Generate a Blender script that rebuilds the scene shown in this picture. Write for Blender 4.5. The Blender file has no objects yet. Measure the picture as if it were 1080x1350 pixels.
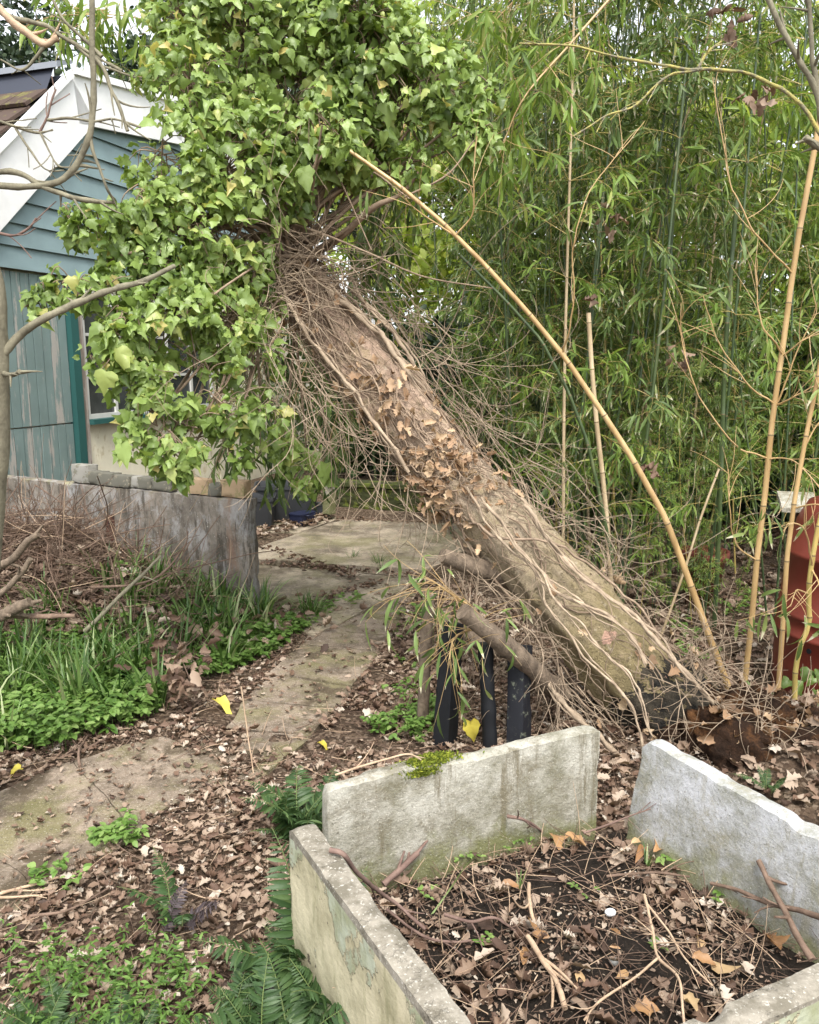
import bpy, math, random
import numpy as np
from mathutils import Vector, Matrix
random.seed(7); RNG = np.random.default_rng(7)
R = math.radians
scene = bpy.context.scene
COL = scene.collection
# ------------------------------------------------------------------ camera
CAM = np.array([0.0, 0.0, 1.6]); PITCH = R(10.5); F = 1080.0
cd = bpy.data.cameras.new('camera'); cam = bpy.data.objects.new('camera', cd); COL.objects.link(cam)
cam.location = CAM; cam.rotation_euler = (R(90) - PITCH, 0, 0)
cd.sensor_fit = 'HORIZONTAL'; cd.sensor_width = 36; cd.lens = 36 * F / 1080; cd.clip_start = 0.05; cd.clip_end = 500
scene.camera = cam
# ------------------------------------------------------------------ light
SUN_EL, SUN_AZ = R(58), R(172)      # azimuth clockwise from +Y
world = bpy.data.worlds.new('World'); scene.world = world; world.use_nodes = True
wn = world.node_tree.nodes; wl = world.node_tree.links; bg = wn['Background']
sky = wn.new('ShaderNodeTexSky'); sky.sky_type = 'NISHITA'; sky.sun_disc = False
sky.sun_elevation = SUN_EL; sky.sun_rotation = SUN_AZ; sky.air_density = 1.0; sky.dust_density = 3.0
hs = wn.new('ShaderNodeHueSaturation'); hs.inputs['Saturation'].default_value = 0.22; hs.inputs['Value'].default_value = 1.25
wl.new(sky.outputs[0], hs.inputs['Color']); wl.new(hs.outputs[0], bg.inputs['Color'])
bg.inputs['Strength'].default_value = 0.15
sd = bpy.data.lights.new('sun', 'SUN'); sd.energy = 1.3; sd.angle = R(16); sd.color = (1, 0.95, 0.87)
sun = bpy.data.objects.new('sun', sd); COL.objects.link(sun)
sdir = Vector((math.sin(SUN_AZ) * math.cos(SUN_EL), math.cos(SUN_AZ) * math.cos(SUN_EL), math.sin(SUN_EL)))
sun.rotation_euler = sdir.to_track_quat('Z', 'Y').to_euler(); sun.location = (0, 0, 12)
vs = scene.view_settings; vs.view_transform = 'Standard'; vs.look = 'None'; vs.exposure = 1.36; vs.gamma = 1
scene.cycles.max_bounces = 7; scene.cycles.transparent_max_bounces = 4
scene.cycles.use_denoising = True
# ------------------------------------------------------------------ pixel helpers
FW = np.array([0, math.cos(PITCH), -math.sin(PITCH)]); UP = np.array([0, math.sin(PITCH), math.cos(PITCH)]); RT = np.array([1.0, 0, 0])
def ray(u, v): return FW + RT * (u - 540) / F + UP * (675 - v) / F
def P(u, v, z=0.0):                       # point on a level plane
    d = ray(u, v); return CAM + d * (z - CAM[2]) / d[2]
def Q(u, v, y):                           # point at a given distance ahead
    d = ray(u, v); return CAM + d * y / d[1]
def norm(a): a = np.asarray(a, float); return a / (np.linalg.norm(a, axis=-1, keepdims=True) + 1e-12)
# ------------------------------------------------------------------ noise
_T = np.random.default_rng(3).random((64, 64, 64))
def vnoise(p, s=1.0):                     # value noise 0..1, vectorised
    p = np.asarray(p, float) * s; i = np.floor(p).astype(int); f = p - i; f = f * f * (3 - 2 * f); i &= 63; j = (i + 1) & 63
    x, y, z = f[..., 0], f[..., 1], f[..., 2]
    def g(a, b, c): return _T[a[..., 0], b[..., 1], c[..., 2]]
    c00 = g(i, i, i) * (1 - x) + g(j, i, i) * x; c10 = g(i, j, i) * (1 - x) + g(j, j, i) * x
    c01 = g(i, i, j) * (1 - x) + g(j, i, j) * x; c11 = g(i, j, j) * (1 - x) + g(j, j, j) * x
    return (c00 * (1 - y) + c10 * y) * (1 - z) + (c01 * (1 - y) + c11 * y) * z
def fbm(p, s=1.0, o=3):
    t = 0; a = 0.5
    for k in range(o): t = t + a * (vnoise(np.asarray(p) + 17.3 * k, s * 2 ** k) * 2 - 1); a *= .5
    return t
def vecnoise(p, s=1.0, o=3): return np.stack([fbm(p, s, o), fbm(np.asarray(p) + 31.7, s, o), fbm(np.asarray(p) + 77.1, s, o)], -1)
# ------------------------------------------------------------------ mesh builder
class MB:
    def __init__(s): s.v = []; s.l = []; s.c = []; s.r = []; s.t = []; s.n = 0
    def add(s, v, faces, r=0.5, t=0.0):   # faces: (k,m) array or list of lists
        v = np.asarray(v, float).reshape(-1, 3); n = len(v)
        if isinstance(faces, np.ndarray):
            s.l.append(faces.ravel() + s.n); s.c.append(np.full(len(faces), faces.shape[1]))
        else:
            s.l.append(np.array([i for f in faces for i in f]) + s.n); s.c.append(np.array([len(f) for f in faces]))
        s.v.append(v); s.r.append(np.broadcast_to(np.asarray(r, float), (n,))); s.t.append(np.broadcast_to(np.asarray(t, float), (n,)))
        s.n += n; return s
    def mesh(s, name, mat, base, smooth=True):
        me = bpy.data.meshes.new(name)
        v = np.concatenate(s.v) - base; l = np.concatenate(s.l).astype(np.int32); c = np.concatenate(s.c).astype(np.int32)
        me.vertices.add(len(v)); me.vertices.foreach_set('co', v.astype(np.float32).ravel())
        me.loops.add(len(l)); me.loops.foreach_set('vertex_index', l)
        st = np.concatenate([[0], np.cumsum(c)[:-1]]).astype(np.int32)
        me.polygons.add(len(c)); me.polygons.foreach_set('loop_start', st)
        try: me.polygons.foreach_set('loop_total', c)
        except Exception: pass
        me.polygons.foreach_set('use_smooth', np.full(len(c), smooth))
        a = me.attributes.new('r', 'FLOAT', 'POINT'); a.data.foreach_set('value', np.concatenate(s.r).astype(np.float32))
        a = me.attributes.new('t', 'FLOAT', 'POINT'); a.data.foreach_set('value', np.concatenate(s.t).astype(np.float32))
        me.update(calc_edges=True); me.validate(); me.materials.append(mat)
        return me
    def build(s, name, mat, parent=None, smooth=True, label=None, cat=None, group=None, kind=None):
        allv = np.concatenate(s.v)
        if parent is not None: base = np.array(WORLD[parent.name])
        else:
            base = (allv.min(0) + allv.max(0)) / 2; base[2] = allv[:, 2].min()
            if kind == 'structure': base = np.zeros(3)
        me = s.mesh(name, mat, base, smooth); o = bpy.data.objects.new(name, me); COL.objects.link(o)
        if parent is not None: o.parent = parent; WORLD[o.name] = base
        else: o.location = base; WORLD[o.name] = base
        tag(o, label, cat, group, kind); return o
WORLD = {}
def tag(o, label=None, cat=None, group=None, kind=None):
    for k, x in (('label', label), ('category', cat), ('group', group), ('kind', kind)):
        if x: o[k] = x
    return o
def thing(name, label, cat, loc, group=None):
    o = bpy.data.objects.new(name, None); COL.objects.link(o); o.location = loc; o.empty_display_size = .1
    WORLD[o.name] = np.array(loc, float); return tag(o, label, cat, group)
def copy_tree(o, parent=None):
    c = o.copy(); COL.objects.link(c)
    if parent: c.parent = parent
    WORLD[c.name] = WORLD[o.name]
    for ch in list(o.children): copy_tree(ch, c)
    return c
def spline(pts, n):                       # Catmull-Rom through points (k,d)
    p = np.asarray(pts, float)
    if len(p) < 3:
        t = np.linspace(0, 1, n)[:, None]; return p[0] * (1 - t) + p[-1] * t
    q = np.vstack([2 * p[0] - p[1], p, 2 * p[-1] - p[-2]]); t = np.linspace(0, len(p) - 1 - 1e-9, n); i = t.astype(int); f = (t - i)[:, None]
    a, b, c, d = q[i], q[i + 1], q[i + 2], q[i + 3]
    return .5 * (2 * b + (c - a) * f + (2 * a - 5 * b + 4 * c - d) * f ** 2 + (3 * b - a - 3 * c + d) * f ** 3)
def tube(mb, pts, rad, sides=6, r=0.5, noise=0.0, ns=8.0, cap=True):
    p = np.asarray(pts, float); n = len(p); rad = np.broadcast_to(np.asarray(rad, float), (n,)).copy()
    tg = np.gradient(p, axis=0); tg = norm(tg)
    ref = np.array([0, 0, 1.0]) if abs(tg[0][2]) < .9 else np.array([1.0, 0, 0])
    u = norm(np.cross(tg[0], ref)); U = [u]
    for k in range(1, n):
        u = U[-1] - tg[k] * np.dot(U[-1], tg[k]); U.append(norm(u))
    U = np.array(U); W = np.cross(tg, U); a = np.linspace(0, 2 * math.pi, sides, endpoint=False)
    ring = U[:, None] * np.cos(a)[None, :, None] + W[:, None] * np.sin(a)[None, :, None]
    v = p[:, None] + ring * rad[:, None, None]
    if noise: v = v + ring * (fbm(v, ns, 3)[..., None] * noise)
    i = np.arange(n - 1)[:, None] * sides; j = np.arange(sides)[None]; k = (j + 1) % sides
    f = np.stack([i + j, i + k, i + sides + k, i + sides + j], -1).reshape(-1, 4)
    t = np.repeat(np.linspace(0, 1, n), sides)
    mb.add(v.reshape(-1, 3), f, r, t)
    if cap:
        m = mb.n
        mb.add(v[-1], [list(range(sides))], r, 1.0); mb.add(v[0], [list(range(sides))[::-1]], r, 0.0)
def grid(nu, nv):
    i = np.arange(nu - 1)[:, None] * nv; j = np.arange(nv - 1)[None]
    return np.stack([i + j, i + j + nv, i + j + nv + 1, i + j + 1], -1).reshape(-1, 4)
def box(mb, fn, nx=2, ny=2, nz=2, r=.5, rough=0.0, ns=20.0, bev=0.0):
    """closed box: fn maps unit coords (k,3) to the world; edges eased by bev (unit-free, metres via fn)"""
    def ax(n):
        a = np.linspace(0, 1, max(n, 2)); return a
    X, Y, Z = ax(nx), ax(ny), ax(nz)
    for d in range(3):
        A, B = [(Y, Z), (X, Z), (X, Y)][d]
        for s in (0.0, 1.0):
            g = np.stack(np.meshgrid(A, B, indexing='ij'), -1).reshape(-1, 2)
            uvw = np.insert(g, d, s, axis=1); f = grid(len(A), len(B))
            flip = (s == 0.0) if d != 1 else (s == 1.0)
            if flip: f = f[:, ::-1]
            v = fn(uvw)
            if rough: v = v + vecnoise(v, ns, 3) * rough
            if bev:
                c = fn(np.full((1, 3), .5))[0]
                e = (np.isclose(uvw, 0) | np.isclose(uvw, 1)).sum(1)
                m = np.where(e >= 2, 1.0, 0.0)[:, None] * (0.35 + 6 * np.clip(vnoise(v, 16)[:, None] - .62, 0, 1) + .5 * vnoise(v, 60)[:, None])
                inner = fn(np.clip(uvw, .06, .94) if False else uvw * .8 + .1)
                v = v + norm(inner - v) * bev * m
            mb.add(v, f, r)
    return mb
def abox(mb, a, b, **k):                  # axis-aligned
    a = np.array(a, float); b = np.array(b, float); return box(mb, lambda u: a + u * (b - a), **k)
def basis(d, n):                          # columns x,y,z ; y = d, z ~ n
    y = norm(d); x = norm(np.cross(y, n)); z = np.cross(x, y); return np.stack([x, y, z], -1)
def scatter(mb, tpl, pos, M, sc, r):
    tv, tf, tt = tpl; pos = np.asarray(pos, float); k = len(pos)
    if k == 0: return
    sc = np.asarray(sc, float)
    if sc.ndim == 0: sc = np.full(k, float(sc))
    v = np.einsum('kij,nj->kni', M, tv) * (sc[:, None, None] if sc.ndim == 1 else 1) + pos[:, None]
    n = len(tv)
    off = (np.arange(k) * n)[:, None]
    for m in set(len(f) for f in tf):
        pass
    base = mb.n
    mb.v.append(v.reshape(-1, 3)); mb.r.append(np.repeat(r, n)); mb.t.append(np.tile(tt, k)); mb.n += k * n
    flat = np.array([i for f in tf for i in f]); cnt = np.array([len(f) for f in tf])
    mb.l.append((flat[None] + off + base).ravel()); mb.c.append(np.tile(cnt, k))
# ------------------------------------------------------------------ leaf templates (length 1 along +Y)
def fan(out, mid, z):                     # outline halves -> folded leaf
    pass
def ivy_tpl(s=0, droop=.25):
    rg = np.random.default_rng(s)
    o = [(0, 0), (.22, -.13), (.38, .0), (.52, .20), (.35, .36), (.33, .50), (.17, .74), (0, 1.0)]
    ri = np.array(o) * (1 + rg.normal(0, .09, (8, 2))) * [rg.uniform(.75, 1.05), 1]; ri[0] = (0, 0); ri[-1, 0] = 0
    le = ri[1:-1] * [-1, 1] * (1 + rg.normal(0, .06, (6, 2)))
    mid = np.array([(0, .22), (0, .48)])
    pts = np.vstack([ri, le, mid]); x, y = pts[:, 0], pts[:, 1]
    z = rg.uniform(-.7, .8) * np.abs(x) + rg.uniform(-.9, .9) * x * (y - .2) - droop * y ** 2 + rg.normal(0, .07, len(x))
    v = np.stack([x, y, z], 1); m0, m1 = 14, 15
    f = [(0, 1, m0), (1, 2, m0), (2, 3, m0), (3, 4, m0), (4, 5, m0), (m0, 5, m1), (5, 6, m1), (6, 7, m1)]
    L = {1: 8, 2: 9, 3: 10, 4: 11, 5: 12, 6: 13, 0: 0, 7: 7, 14: 14, 15: 15}
    f2 = [tuple(L[i] for i in g)[::-1] for g in f]
    return v, f + f2, y.clip(0, 1)
def blade_tpl(w=.05, bend=.4, n=5, fold=.3, tip=1.0):
    y = np.linspace(0, 1, n); ww = w * np.sin(np.pi * np.clip(y * .93 + .07, 0, 1) ** tip) ; ww[-1] = 0.0
    v = []; t = []
    for k in range(n):
        yy = y[k]; z = -bend * yy ** 2; l = yy * (1 - .25 * bend * yy)
        v += [(-ww[k], l, z + fold * ww[k]), (0, l, z), (ww[k], l, z + fold * ww[k])]; t += [yy] * 3
    f = []
    for k in range(n - 1):
        a = 3 * k; f += [(a, a + 1, a + 4, a + 3), (a + 1, a + 2, a + 5, a + 4)]
    return np.array(v), f, np.array(t)
def grass_tpl(w=.02, bend=.6, n=7, twist=0.0):
    y = np.linspace(0, 1, n); v = []; t = []
    ang = bend * 1.9 * y ** 1.3; h = np.concatenate([[0], np.cumsum(np.cos(ang[:-1]))]) / (n - 1); o = np.concatenate([[0], np.cumsum(np.sin(ang[:-1]))]) / (n - 1)
    for k in range(n):
        ww = w * (1 - y[k] ** 2.5) + .001
        v += [(-ww, h[k], o[k]), (0, h[k], o[k] - .4 * ww), (ww, h[k], o[k])]; t += [y[k]] * 3
    f = []
    for k in range(n - 1):
        a = 3 * k; f += [(a, a + 1, a + 4, a + 3), (a + 1, a + 2, a + 5, a + 4)]
    return np.array(v), f, np.array(t)
def dead_tpl(s=0, lobes=3, curl=.5):
    rg = np.random.default_rng(100 + s); n = 2 * lobes + 2
    ys = np.linspace(.05, .97, n); wd = .30 * np.sin(np.pi * (ys * .85 + .08)) ** .8
    wd = wd * np.where(np.arange(n) % 2 == 1, 1.2, .80) * (1 + rg.normal(0, .13, n))
    wl = wd * (1 + rg.normal(0, .15, n)); pts = [(0, -.14), (0, 0)]; R_ = []; L_ = []; Mi = []
    for k in range(n):
        R_.append(len(pts)); pts.append((wd[k], ys[k] + .03)); L_.append(len(pts)); pts.append((-wl[k], ys[k] + .03)); Mi.append(len(pts)); pts.append((0, ys[k]))
    pts.append((0, 1.04)); tipi = len(pts) - 1
    p = np.array(pts); x, y = p[:, 0], p[:, 1]
    c1, c2, c3 = rg.uniform(-1, 1.4) * curl, rg.uniform(-.8, .8) * curl, rg.uniform(.3, 1.3) * curl
    z = c3 * np.abs(x) * 1.1 + c1 * (y - .5) ** 2 * .9 + c2 * x * (y - .3) + rg.normal(0, .05, len(x)) * (np.abs(x) > 0)
    v = np.stack([x * (1 - .25 * abs(c3)), y, z], 1); f = [(1, R_[0], Mi[0]), (1, Mi[0], L_[0])]
    for k in range(n - 1):
        f += [(Mi[k], R_[k], R_[k + 1], Mi[k + 1]), (Mi[k], Mi[k + 1], L_[k + 1], L_[k])]
    f += [(Mi[-1], R_[-1], tipi), (Mi[-1], tipi, L_[-1])]
    return v, f, y.clip(0, 1)
def oval_tpl(w=.28, fold=.25, bend=.2):
    o = [(0, 0), (w * .75, .2), (w, .45), (w * .7, .75), (0, 1)]
    pts = np.array(o + [(-a, b) for a, b in o[1:4]] + [(0, .3), (0, .65)]); x, y = pts[:, 0], pts[:, 1]
    v = np.stack([x, y, fold * np.abs(x) - bend * y ** 2], 1)
    f = [(0, 1, 8), (1, 2, 9, 8), (2, 3, 9), (3, 4, 9), (0, 8, 5), (5, 8, 9, 6), (6, 9, 7), (7, 9, 4)]
    return v, f, y
IVY = [ivy_tpl(k, .1 + .2 * (k % 4)) for k in range(12)]
DEAD = [dead_tpl(k, 2 + k % 3, .35 + .28 * (k % 4)) for k in range(14)]
BAM = [blade_tpl(.07, b, 5) for b in (.15, .35, .6)]
OVAL = [oval_tpl(.28, .2, .15), oval_tpl(.34, .35, .3)]
GRASS = [grass_tpl(.024, b) for b in (.25, .45, .65, .85)]
def sc_mix(mb, tpls, pos, M, sc, r):
    pos = np.asarray(pos); idx = RNG.integers(0, len(tpls), len(pos)); sc = np.broadcast_to(sc, (len(pos),)); r = np.broadcast_to(r, (len(pos),))
    for k, t in enumerate(tpls):
        m = idx == k
        if m.any(): scatter(mb, t, pos[m], M[m], sc[m], r[m])
def rdir(n, zmin=-1, zmax=1):
    z = RNG.uniform(zmin, zmax, n); a = RNG.uniform(0, 2 * math.pi, n); q = np.sqrt(1 - z * z); return np.stack([q * np.cos(a), q * np.sin(a), z], 1)
# ------------------------------------------------------------------ materials
class M_:
    def __init__(s, name):
        s.m = bpy.data.materials.new(name); s.m.use_nodes = True; s.t = s.m.node_tree; s.n = s.t.nodes
        s.b = s.n['Principled BSDF']; s.out = s.n['Material Output']; s.tc = s.n.new('ShaderNodeTexCoord').outputs['Object']
    def L(s, a, b): s.t.links.new(a, b)
    def attr(s, n): a = s.n.new('ShaderNodeAttribute'); a.attribute_name = n; return a.outputs['Fac']
    def map(s, sc=(1, 1, 1), rot=(0, 0, 0)):
        m = s.n.new('ShaderNodeMapping'); m.inputs['Scale'].default_value = sc; m.inputs['Rotation'].default_value = rot; s.L(s.tc, m.inputs['Vector']); return m.outputs[0]
    def noise(s, scale, det=6, rough=.6, co=None, dist=0.0):
        n = s.n.new('ShaderNodeTexNoise'); n.inputs['Scale'].default_value = scale; n.inputs['Detail'].default_value = det; n.inputs['Roughness'].default_value = rough
        n.inputs['Distortion'].default_value = dist; s.L(co or s.tc, n.inputs['Vector']); return n.outputs['Fac']
    def ramp(s, fac, stops, interp='LINEAR'):
        r = s.n.new('ShaderNodeValToRGB'); e = r.color_ramp.elements; r.color_ramp.interpolation = interp
        while len(e) < len(stops): e.new(.5)
        for x, (p, c) in zip(e, stops): x.position = p; x.color = (*c, 1) if hasattr(c, '__len__') else (c, c, c, 1)
        s.L(fac, r.inputs[0]); return r.outputs[0]
    def mix(s, fac, a, b, mode='MIX'):
        m = s.n.new('ShaderNodeMix'); m.data_type = 'RGBA'; m.blend_type = mode
        for i, x in ((0, fac), (6, a), (7, b)):
            if hasattr(x, 'is_linked') or hasattr(x, 'links'): s.L(x, m.inputs[i])
            elif i == 0: m.inputs[0].default_value = x
            else: m.inputs[i].default_value = (*x, 1)
        return m.outputs[2]
    def math(s, op, a, b=0.0, clamp=False):
        m = s.n.new('ShaderNodeMath'); m.operation = op; m.use_clamp = clamp
        for i, x in ((0, a), (1, b)):
            if hasattr(x, 'links'): s.L(x, m.inputs[i])
            else: m.inputs[i].default_value = x
        return m.outputs[0]
    def sep(s, i): x = s.n.new('ShaderNodeSeparateXYZ'); s.L(s.tc, x.inputs[0]); return x.outputs[i]
    def mask(s, fac, lo, hi): return s.ramp(fac, [(lo, 0.0), (hi, 1.0)])
    def done(s, col, rough=.8, bump=None, bs=.3, dist=.01, spec=.3):
        if hasattr(col, 'links'): s.L(col, s.b.inputs['Base Color'])
        else: s.b.inputs['Base Color'].default_value = (*col, 1)
        if hasattr(rough, 'links'): s.L(rough, s.b.inputs['Roughness'])
        else: s.b.inputs['Roughness'].default_value = rough
        s.b.inputs['Specular IOR Level'].default_value = spec
        if bump is not None:
            n = s.n.new('ShaderNodeBump'); n.inputs['Strength'].default_value = bs; n.inputs['Distance'].default_value = dist; s.L(bump, n.inputs['Height']); s.L(n.outputs[0], s.b.inputs['Normal'])
        return s.m
def leaf_mat(name, stops, tip=None, trans=.35, rough=.45, vein=.0, spec=.35, tipat=(.82, .9)):
    m = M_(name); c = m.ramp(m.attr('r'), stops); n = m.noise(60, 3)
    c = m.mix(m.math('MULTIPLY', n, .35), c, m.mix(1.0, c, (.55, .6, .5), 'MULTIPLY'))
    if tip:
        q = m.ramp(m.math('ADD', m.attr('t'), m.math('MULTIPLY', m.math('SUBTRACT', m.attr('r'), .5), .5)), [(tipat[0], 0.0), (tipat[1], 1.0)]); c = m.mix(q, c, tip)
    m.done(c, rough, m.noise(90, 3), .25, .004, spec)
    tr = m.n.new('ShaderNodeBsdfTranslucent'); m.L(m.mix(1.0, c, (1.25, 1.2, .75), 'MULTIPLY'), tr.inputs['Color'])
    ms = m.n.new('ShaderNodeMixShader'); ms.inputs[0].default_value = trans; m.L(m.b.outputs[0], ms.inputs[1]); m.L(tr.outputs[0], ms.inputs[2]); m.L(ms.outputs[0], m.out.inputs[0]); return m.m
G = {}
G['ivy'] = leaf_mat('ivy_leaf', [(0, (.085, .14, .03)), (.3, (.17, .25, .055)), (.55, (.245, .345, .09)), (.8, (.33, .44, .13)), (.93, (.42, .47, .15)), (1, (.52, .43, .15))], trans=.38, rough=.42, spec=.5)
G['bamboo_leaf'] = leaf_mat('bamboo_leaf', [(0, (.05, .085, .025)), (.4, (.115, .175, .05)), (.75, (.20, .27, .08)), (1, (.33, .36, .14))], tip=(.5, .47, .33), trans=.3)
G['bamboo_light'] = leaf_mat('bamboo_light_leaf', [(0, (.10, .17, .04)), (.5, (.19, .29, .06)), (.85, (.30, .38, .09)), (1, (.42, .43, .14))], tip=(.5, .47, .33), trans=.45, tipat=(.95, 1.0))
G['bright'] = leaf_mat('spring_leaf', [(0, (.16, .24, .04)), (.5, (.32, .42, .07)), (1, (.52, .56, .16))], trans=.5)
G['dark'] = leaf_mat('evergreen_leaf', [(0, (.015, .03, .015)), (.6, (.035, .06, .028)), (1, (.08, .11, .05))], trans=.15)
G['grass'] = leaf_mat('grass_blade', [(0, (.03, .075, .014)), (.5, (.075, .145, .03)), (.85, (.19, .28, .09)), (1, (.34, .38, .20))], trans=.3, rough=.35)  # palest stops: whitish dead blades, plus highlights put into the colour
G['cover'] = leaf_mat('cover_leaf', [(0, (.06, .125, .022)), (.5, (.135, .24, .05)), (1, (.27, .38, .12))], trans=.35)
G['fern'] = leaf_mat('fern_leaf', [(0, (.022, .05, .018)), (.5, (.055, .105, .035)), (.85, (.12, .18, .065)), (1, (.22, .25, .07))], trans=.3)
G['fernpurple'] = leaf_mat('purple_frond_leaf', [(0, (.04, .03, .035)), (1, (.10, .075, .08))], trans=.2)
G['dead'] = leaf_mat('dead_leaf', [(0, (.055, .032, .022)), (.25, (.13, .075, .05)), (.5, (.23, .155, .11)), (.75, (.35, .265, .20)), (.93, (.44, .36, .29)), (1, (.50, .43, .36))], trans=.12, rough=.65)
G['caught'] = leaf_mat('caught_leaf', [(0, (.10, .055, .03)), (.5, (.33, .205, .12)), (1, (.54, .40, .26))], trans=.15, rough=.6)
G['deadtan'] = leaf_mat('tan_leaf', [(0, (.26, .13, .055)), (.5, (.42, .25, .12)), (1, (.58, .42, .24))], trans=.15, rough=.5)
G['yellow'] = leaf_mat('yellow_leaf', [(0, (.50, .42, .05)), (1, (.70, .58, .12))], trans=.3)
G['moss'] = leaf_mat('moss_tuft', [(0, (.06, .09, .01)), (.5, (.16, .20, .02)), (1, (.32, .34, .04))], trans=.2, rough=.9)
def bark(name, a, b, c=None, sc=20, stretch=(1, 1, .3), rough=.85, bump=.5):
    m = M_(name); n = m.noise(sc, 8, .65, m.map(stretch)); st = [(.3, a), (.65, b)] + ([(.8, c)] if c else [])
    return m.done(m.mix(m.math('MULTIPLY', m.attr('r'), .4), m.ramp(n, st), a), rough, m.noise(sc * 3, 6), bump, .006)
G['vine'] = bark('vine_stem', (.13, .09, .06), (.34, .255, .18), (.50, .41, .31), 16, (1, 1, 1))
G['strawvine'] = bark('bleached_vine_stem', (.17, .125, .085), (.42, .33, .235), (.56, .47, .35), 16, (1, 1, 1))
G['twig'] = bark('twig_bark', (.07, .045, .03), (.22, .15, .11), (.36, .27, .2), 18, (1, 1, 1))
G['paletwig'] = bark('pale_twig_bark', (.30, .20, .13), (.50, .38, .26), None, 18, (1, 1, 1))
G['greybark'] = bark('grey_bark', (.09, .08, .055), (.24, .22, .15), (.34, .33, .25), 25, (1, 1, .5))
G['stakebark'] = bark('stake_bark', (.06, .045, .032), (.23, .175, .125), (.19, .20, .11), 30, (1, 1, .5), bump=.9)
G['purpletwig'] = bark('purple_twig_bark', (.10, .06, .05), (.22, .15, .12), None, 18, (1, 1, 1))
def lichen():
    m = M_('lichen_bark'); c = m.ramp(m.noise(30, 6), [(.42, (.17, .155, .11)), (.52, (.30, .27, .10)), (.7, (.42, .36, .10))]); return m.done(c, .9, m.noise(120, 4), .9, .006)
G['lichen'] = lichen()
def culm(name, a, b, c):
    m = M_(name); col = m.ramp(m.noise(6, 5, .6, m.map((3, 3, .6))), [(.3, a), (.55, b), (.75, c)]); fr = m.attr('r')
    col = m.mix(m.mask(fr, .85, .95), col, (.14, .10, .05)); return m.done(col, .38, m.noise(40, 4, .5, m.map((4, 4, .5))), .15, .003, .5)
G['culmgreen'] = culm('green_culm', (.025, .045, .018), (.06, .09, .032), (.14, .15, .07))
G['culmyellow'] = culm('golden_culm', (.30, .19, .08), (.44, .30, .135), (.50, .38, .20))
G['culmolive'] = culm('olive_culm', (.22, .18, .05), (.40, .31, .10), (.55, .40, .14))
G['culmpale'] = culm('straw_culm', (.30, .22, .12), (.46, .36, .22), (.55, .45, .30))
G['culmdark'] = culm('dark_culm', (.02, .04, .02), (.05, .08, .03), (.1, .12, .05))
def concrete(name, a, b, moss=.5, mossc=(.20, .22, .07), streak=(.20, .17, .12), zmoss=None, sc=1.0, dark=(.13, .12, .09), streaks=.5):
    m = M_(name); c = m.ramp(m.noise(5 * sc, 9, .75), [(.40, b), (.58, a)])
    c = m.mix(m.math('MULTIPLY', m.mask(m.noise(3.0 * sc, 9, .85), .49, .60), .7), c, streak); c = m.mix(m.math('MULTIPLY', m.mask(m.noise(16, 7, .75, m.map((1, 1, .10))), .54, .64), streaks), c, streak)
    g = m.noise(3.2 * sc, 7, .7)
    if zmoss: g = m.math('ADD', g, m.math('MULTIPLY', m.math('SUBTRACT', zmoss, m.sep(2)), 1.9))
    c = m.mix(m.math('MULTIPLY', m.mask(g, .47, .60), moss), c, mossc)
    sp = m.noise(120 * sc, 4, .7); c = m.mix(m.mask(sp, .60, .70), c, dark); c = m.mix(m.math('MULTIPLY', m.mask(m.noise(170, 2), .62, .72), .5), c, (.62, .6, .52))
    h = m.math('ADD', m.noise(35, 8, .7), m.math('MULTIPLY', sp, .5)); return m.done(c, .92, h, .8, .010, .2)
G['slab'] = concrete('pale_concrete', (.40, .385, .33), (.19, .18, .13), .85, (.15, .155, .06), (.15, .13, .085), zmoss=.26, streaks=.85)
G['slabwhite'] = concrete('whitish_concrete', (.47, .475, .49), (.24, .24, .20), .8, (.20, .20, .09), (.27, .25, .17), zmoss=.26, streaks=.6)
def dirt_on(mat, col, lo, hi, sc):
    nt = mat.node_tree; b = nt.nodes['Principled BSDF']; src = b.inputs['Base Color'].links[0].from_socket; tc = nt.nodes.new('ShaderNodeTexCoord'); n = nt.nodes.new('ShaderNodeTexNoise'); n.inputs['Scale'].default_value = sc; n.inputs['Detail'].default_value = 9; n.inputs['Roughness'].default_value = .72; nt.links.new(tc.outputs['Object'], n.inputs['Vector'])
    r = nt.nodes.new('ShaderNodeValToRGB'); r.color_ramp.elements[0].position = lo; r.color_ramp.elements[1].position = hi; nt.links.new(n.outputs['Fac'], r.inputs[0]); m = nt.nodes.new('ShaderNodeMix'); m.data_type = 'RGBA'; nt.links.new(r.outputs[0], m.inputs[0]); nt.links.new(src, m.inputs[6]); m.inputs[7].default_value = (*col, 1); nt.links.new(m.outputs[2], b.inputs['Base Color']); return mat
G['path'] = concrete('path_concrete', (.29, .23, .175), (.17, .135, .10), .65, (.14, .135, .05), (.09, .07, .05), dark=(.09, .07, .05))
G['terrace'] = concrete('terrace_concrete', (.40, .335, .25), (.23, .19, .14), .6, (.17, .16, .07), (.10, .08, .06), sc=.6, dark=(.14, .11, .08))
dirt_on(G['path'], (.085, .065, .042), .51, .60, 3.6); dirt_on(G['path'], (.42, .36, .29), .58, .68, 90); dirt_on(G['path'], (.07, .055, .04), .57, .66, 70); dirt_on(G['terrace'], (.09, .075, .05), .58, .68, 60); dirt_on(G['terrace'], (.10, .08, .055), .52, .64, 1.6)
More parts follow.
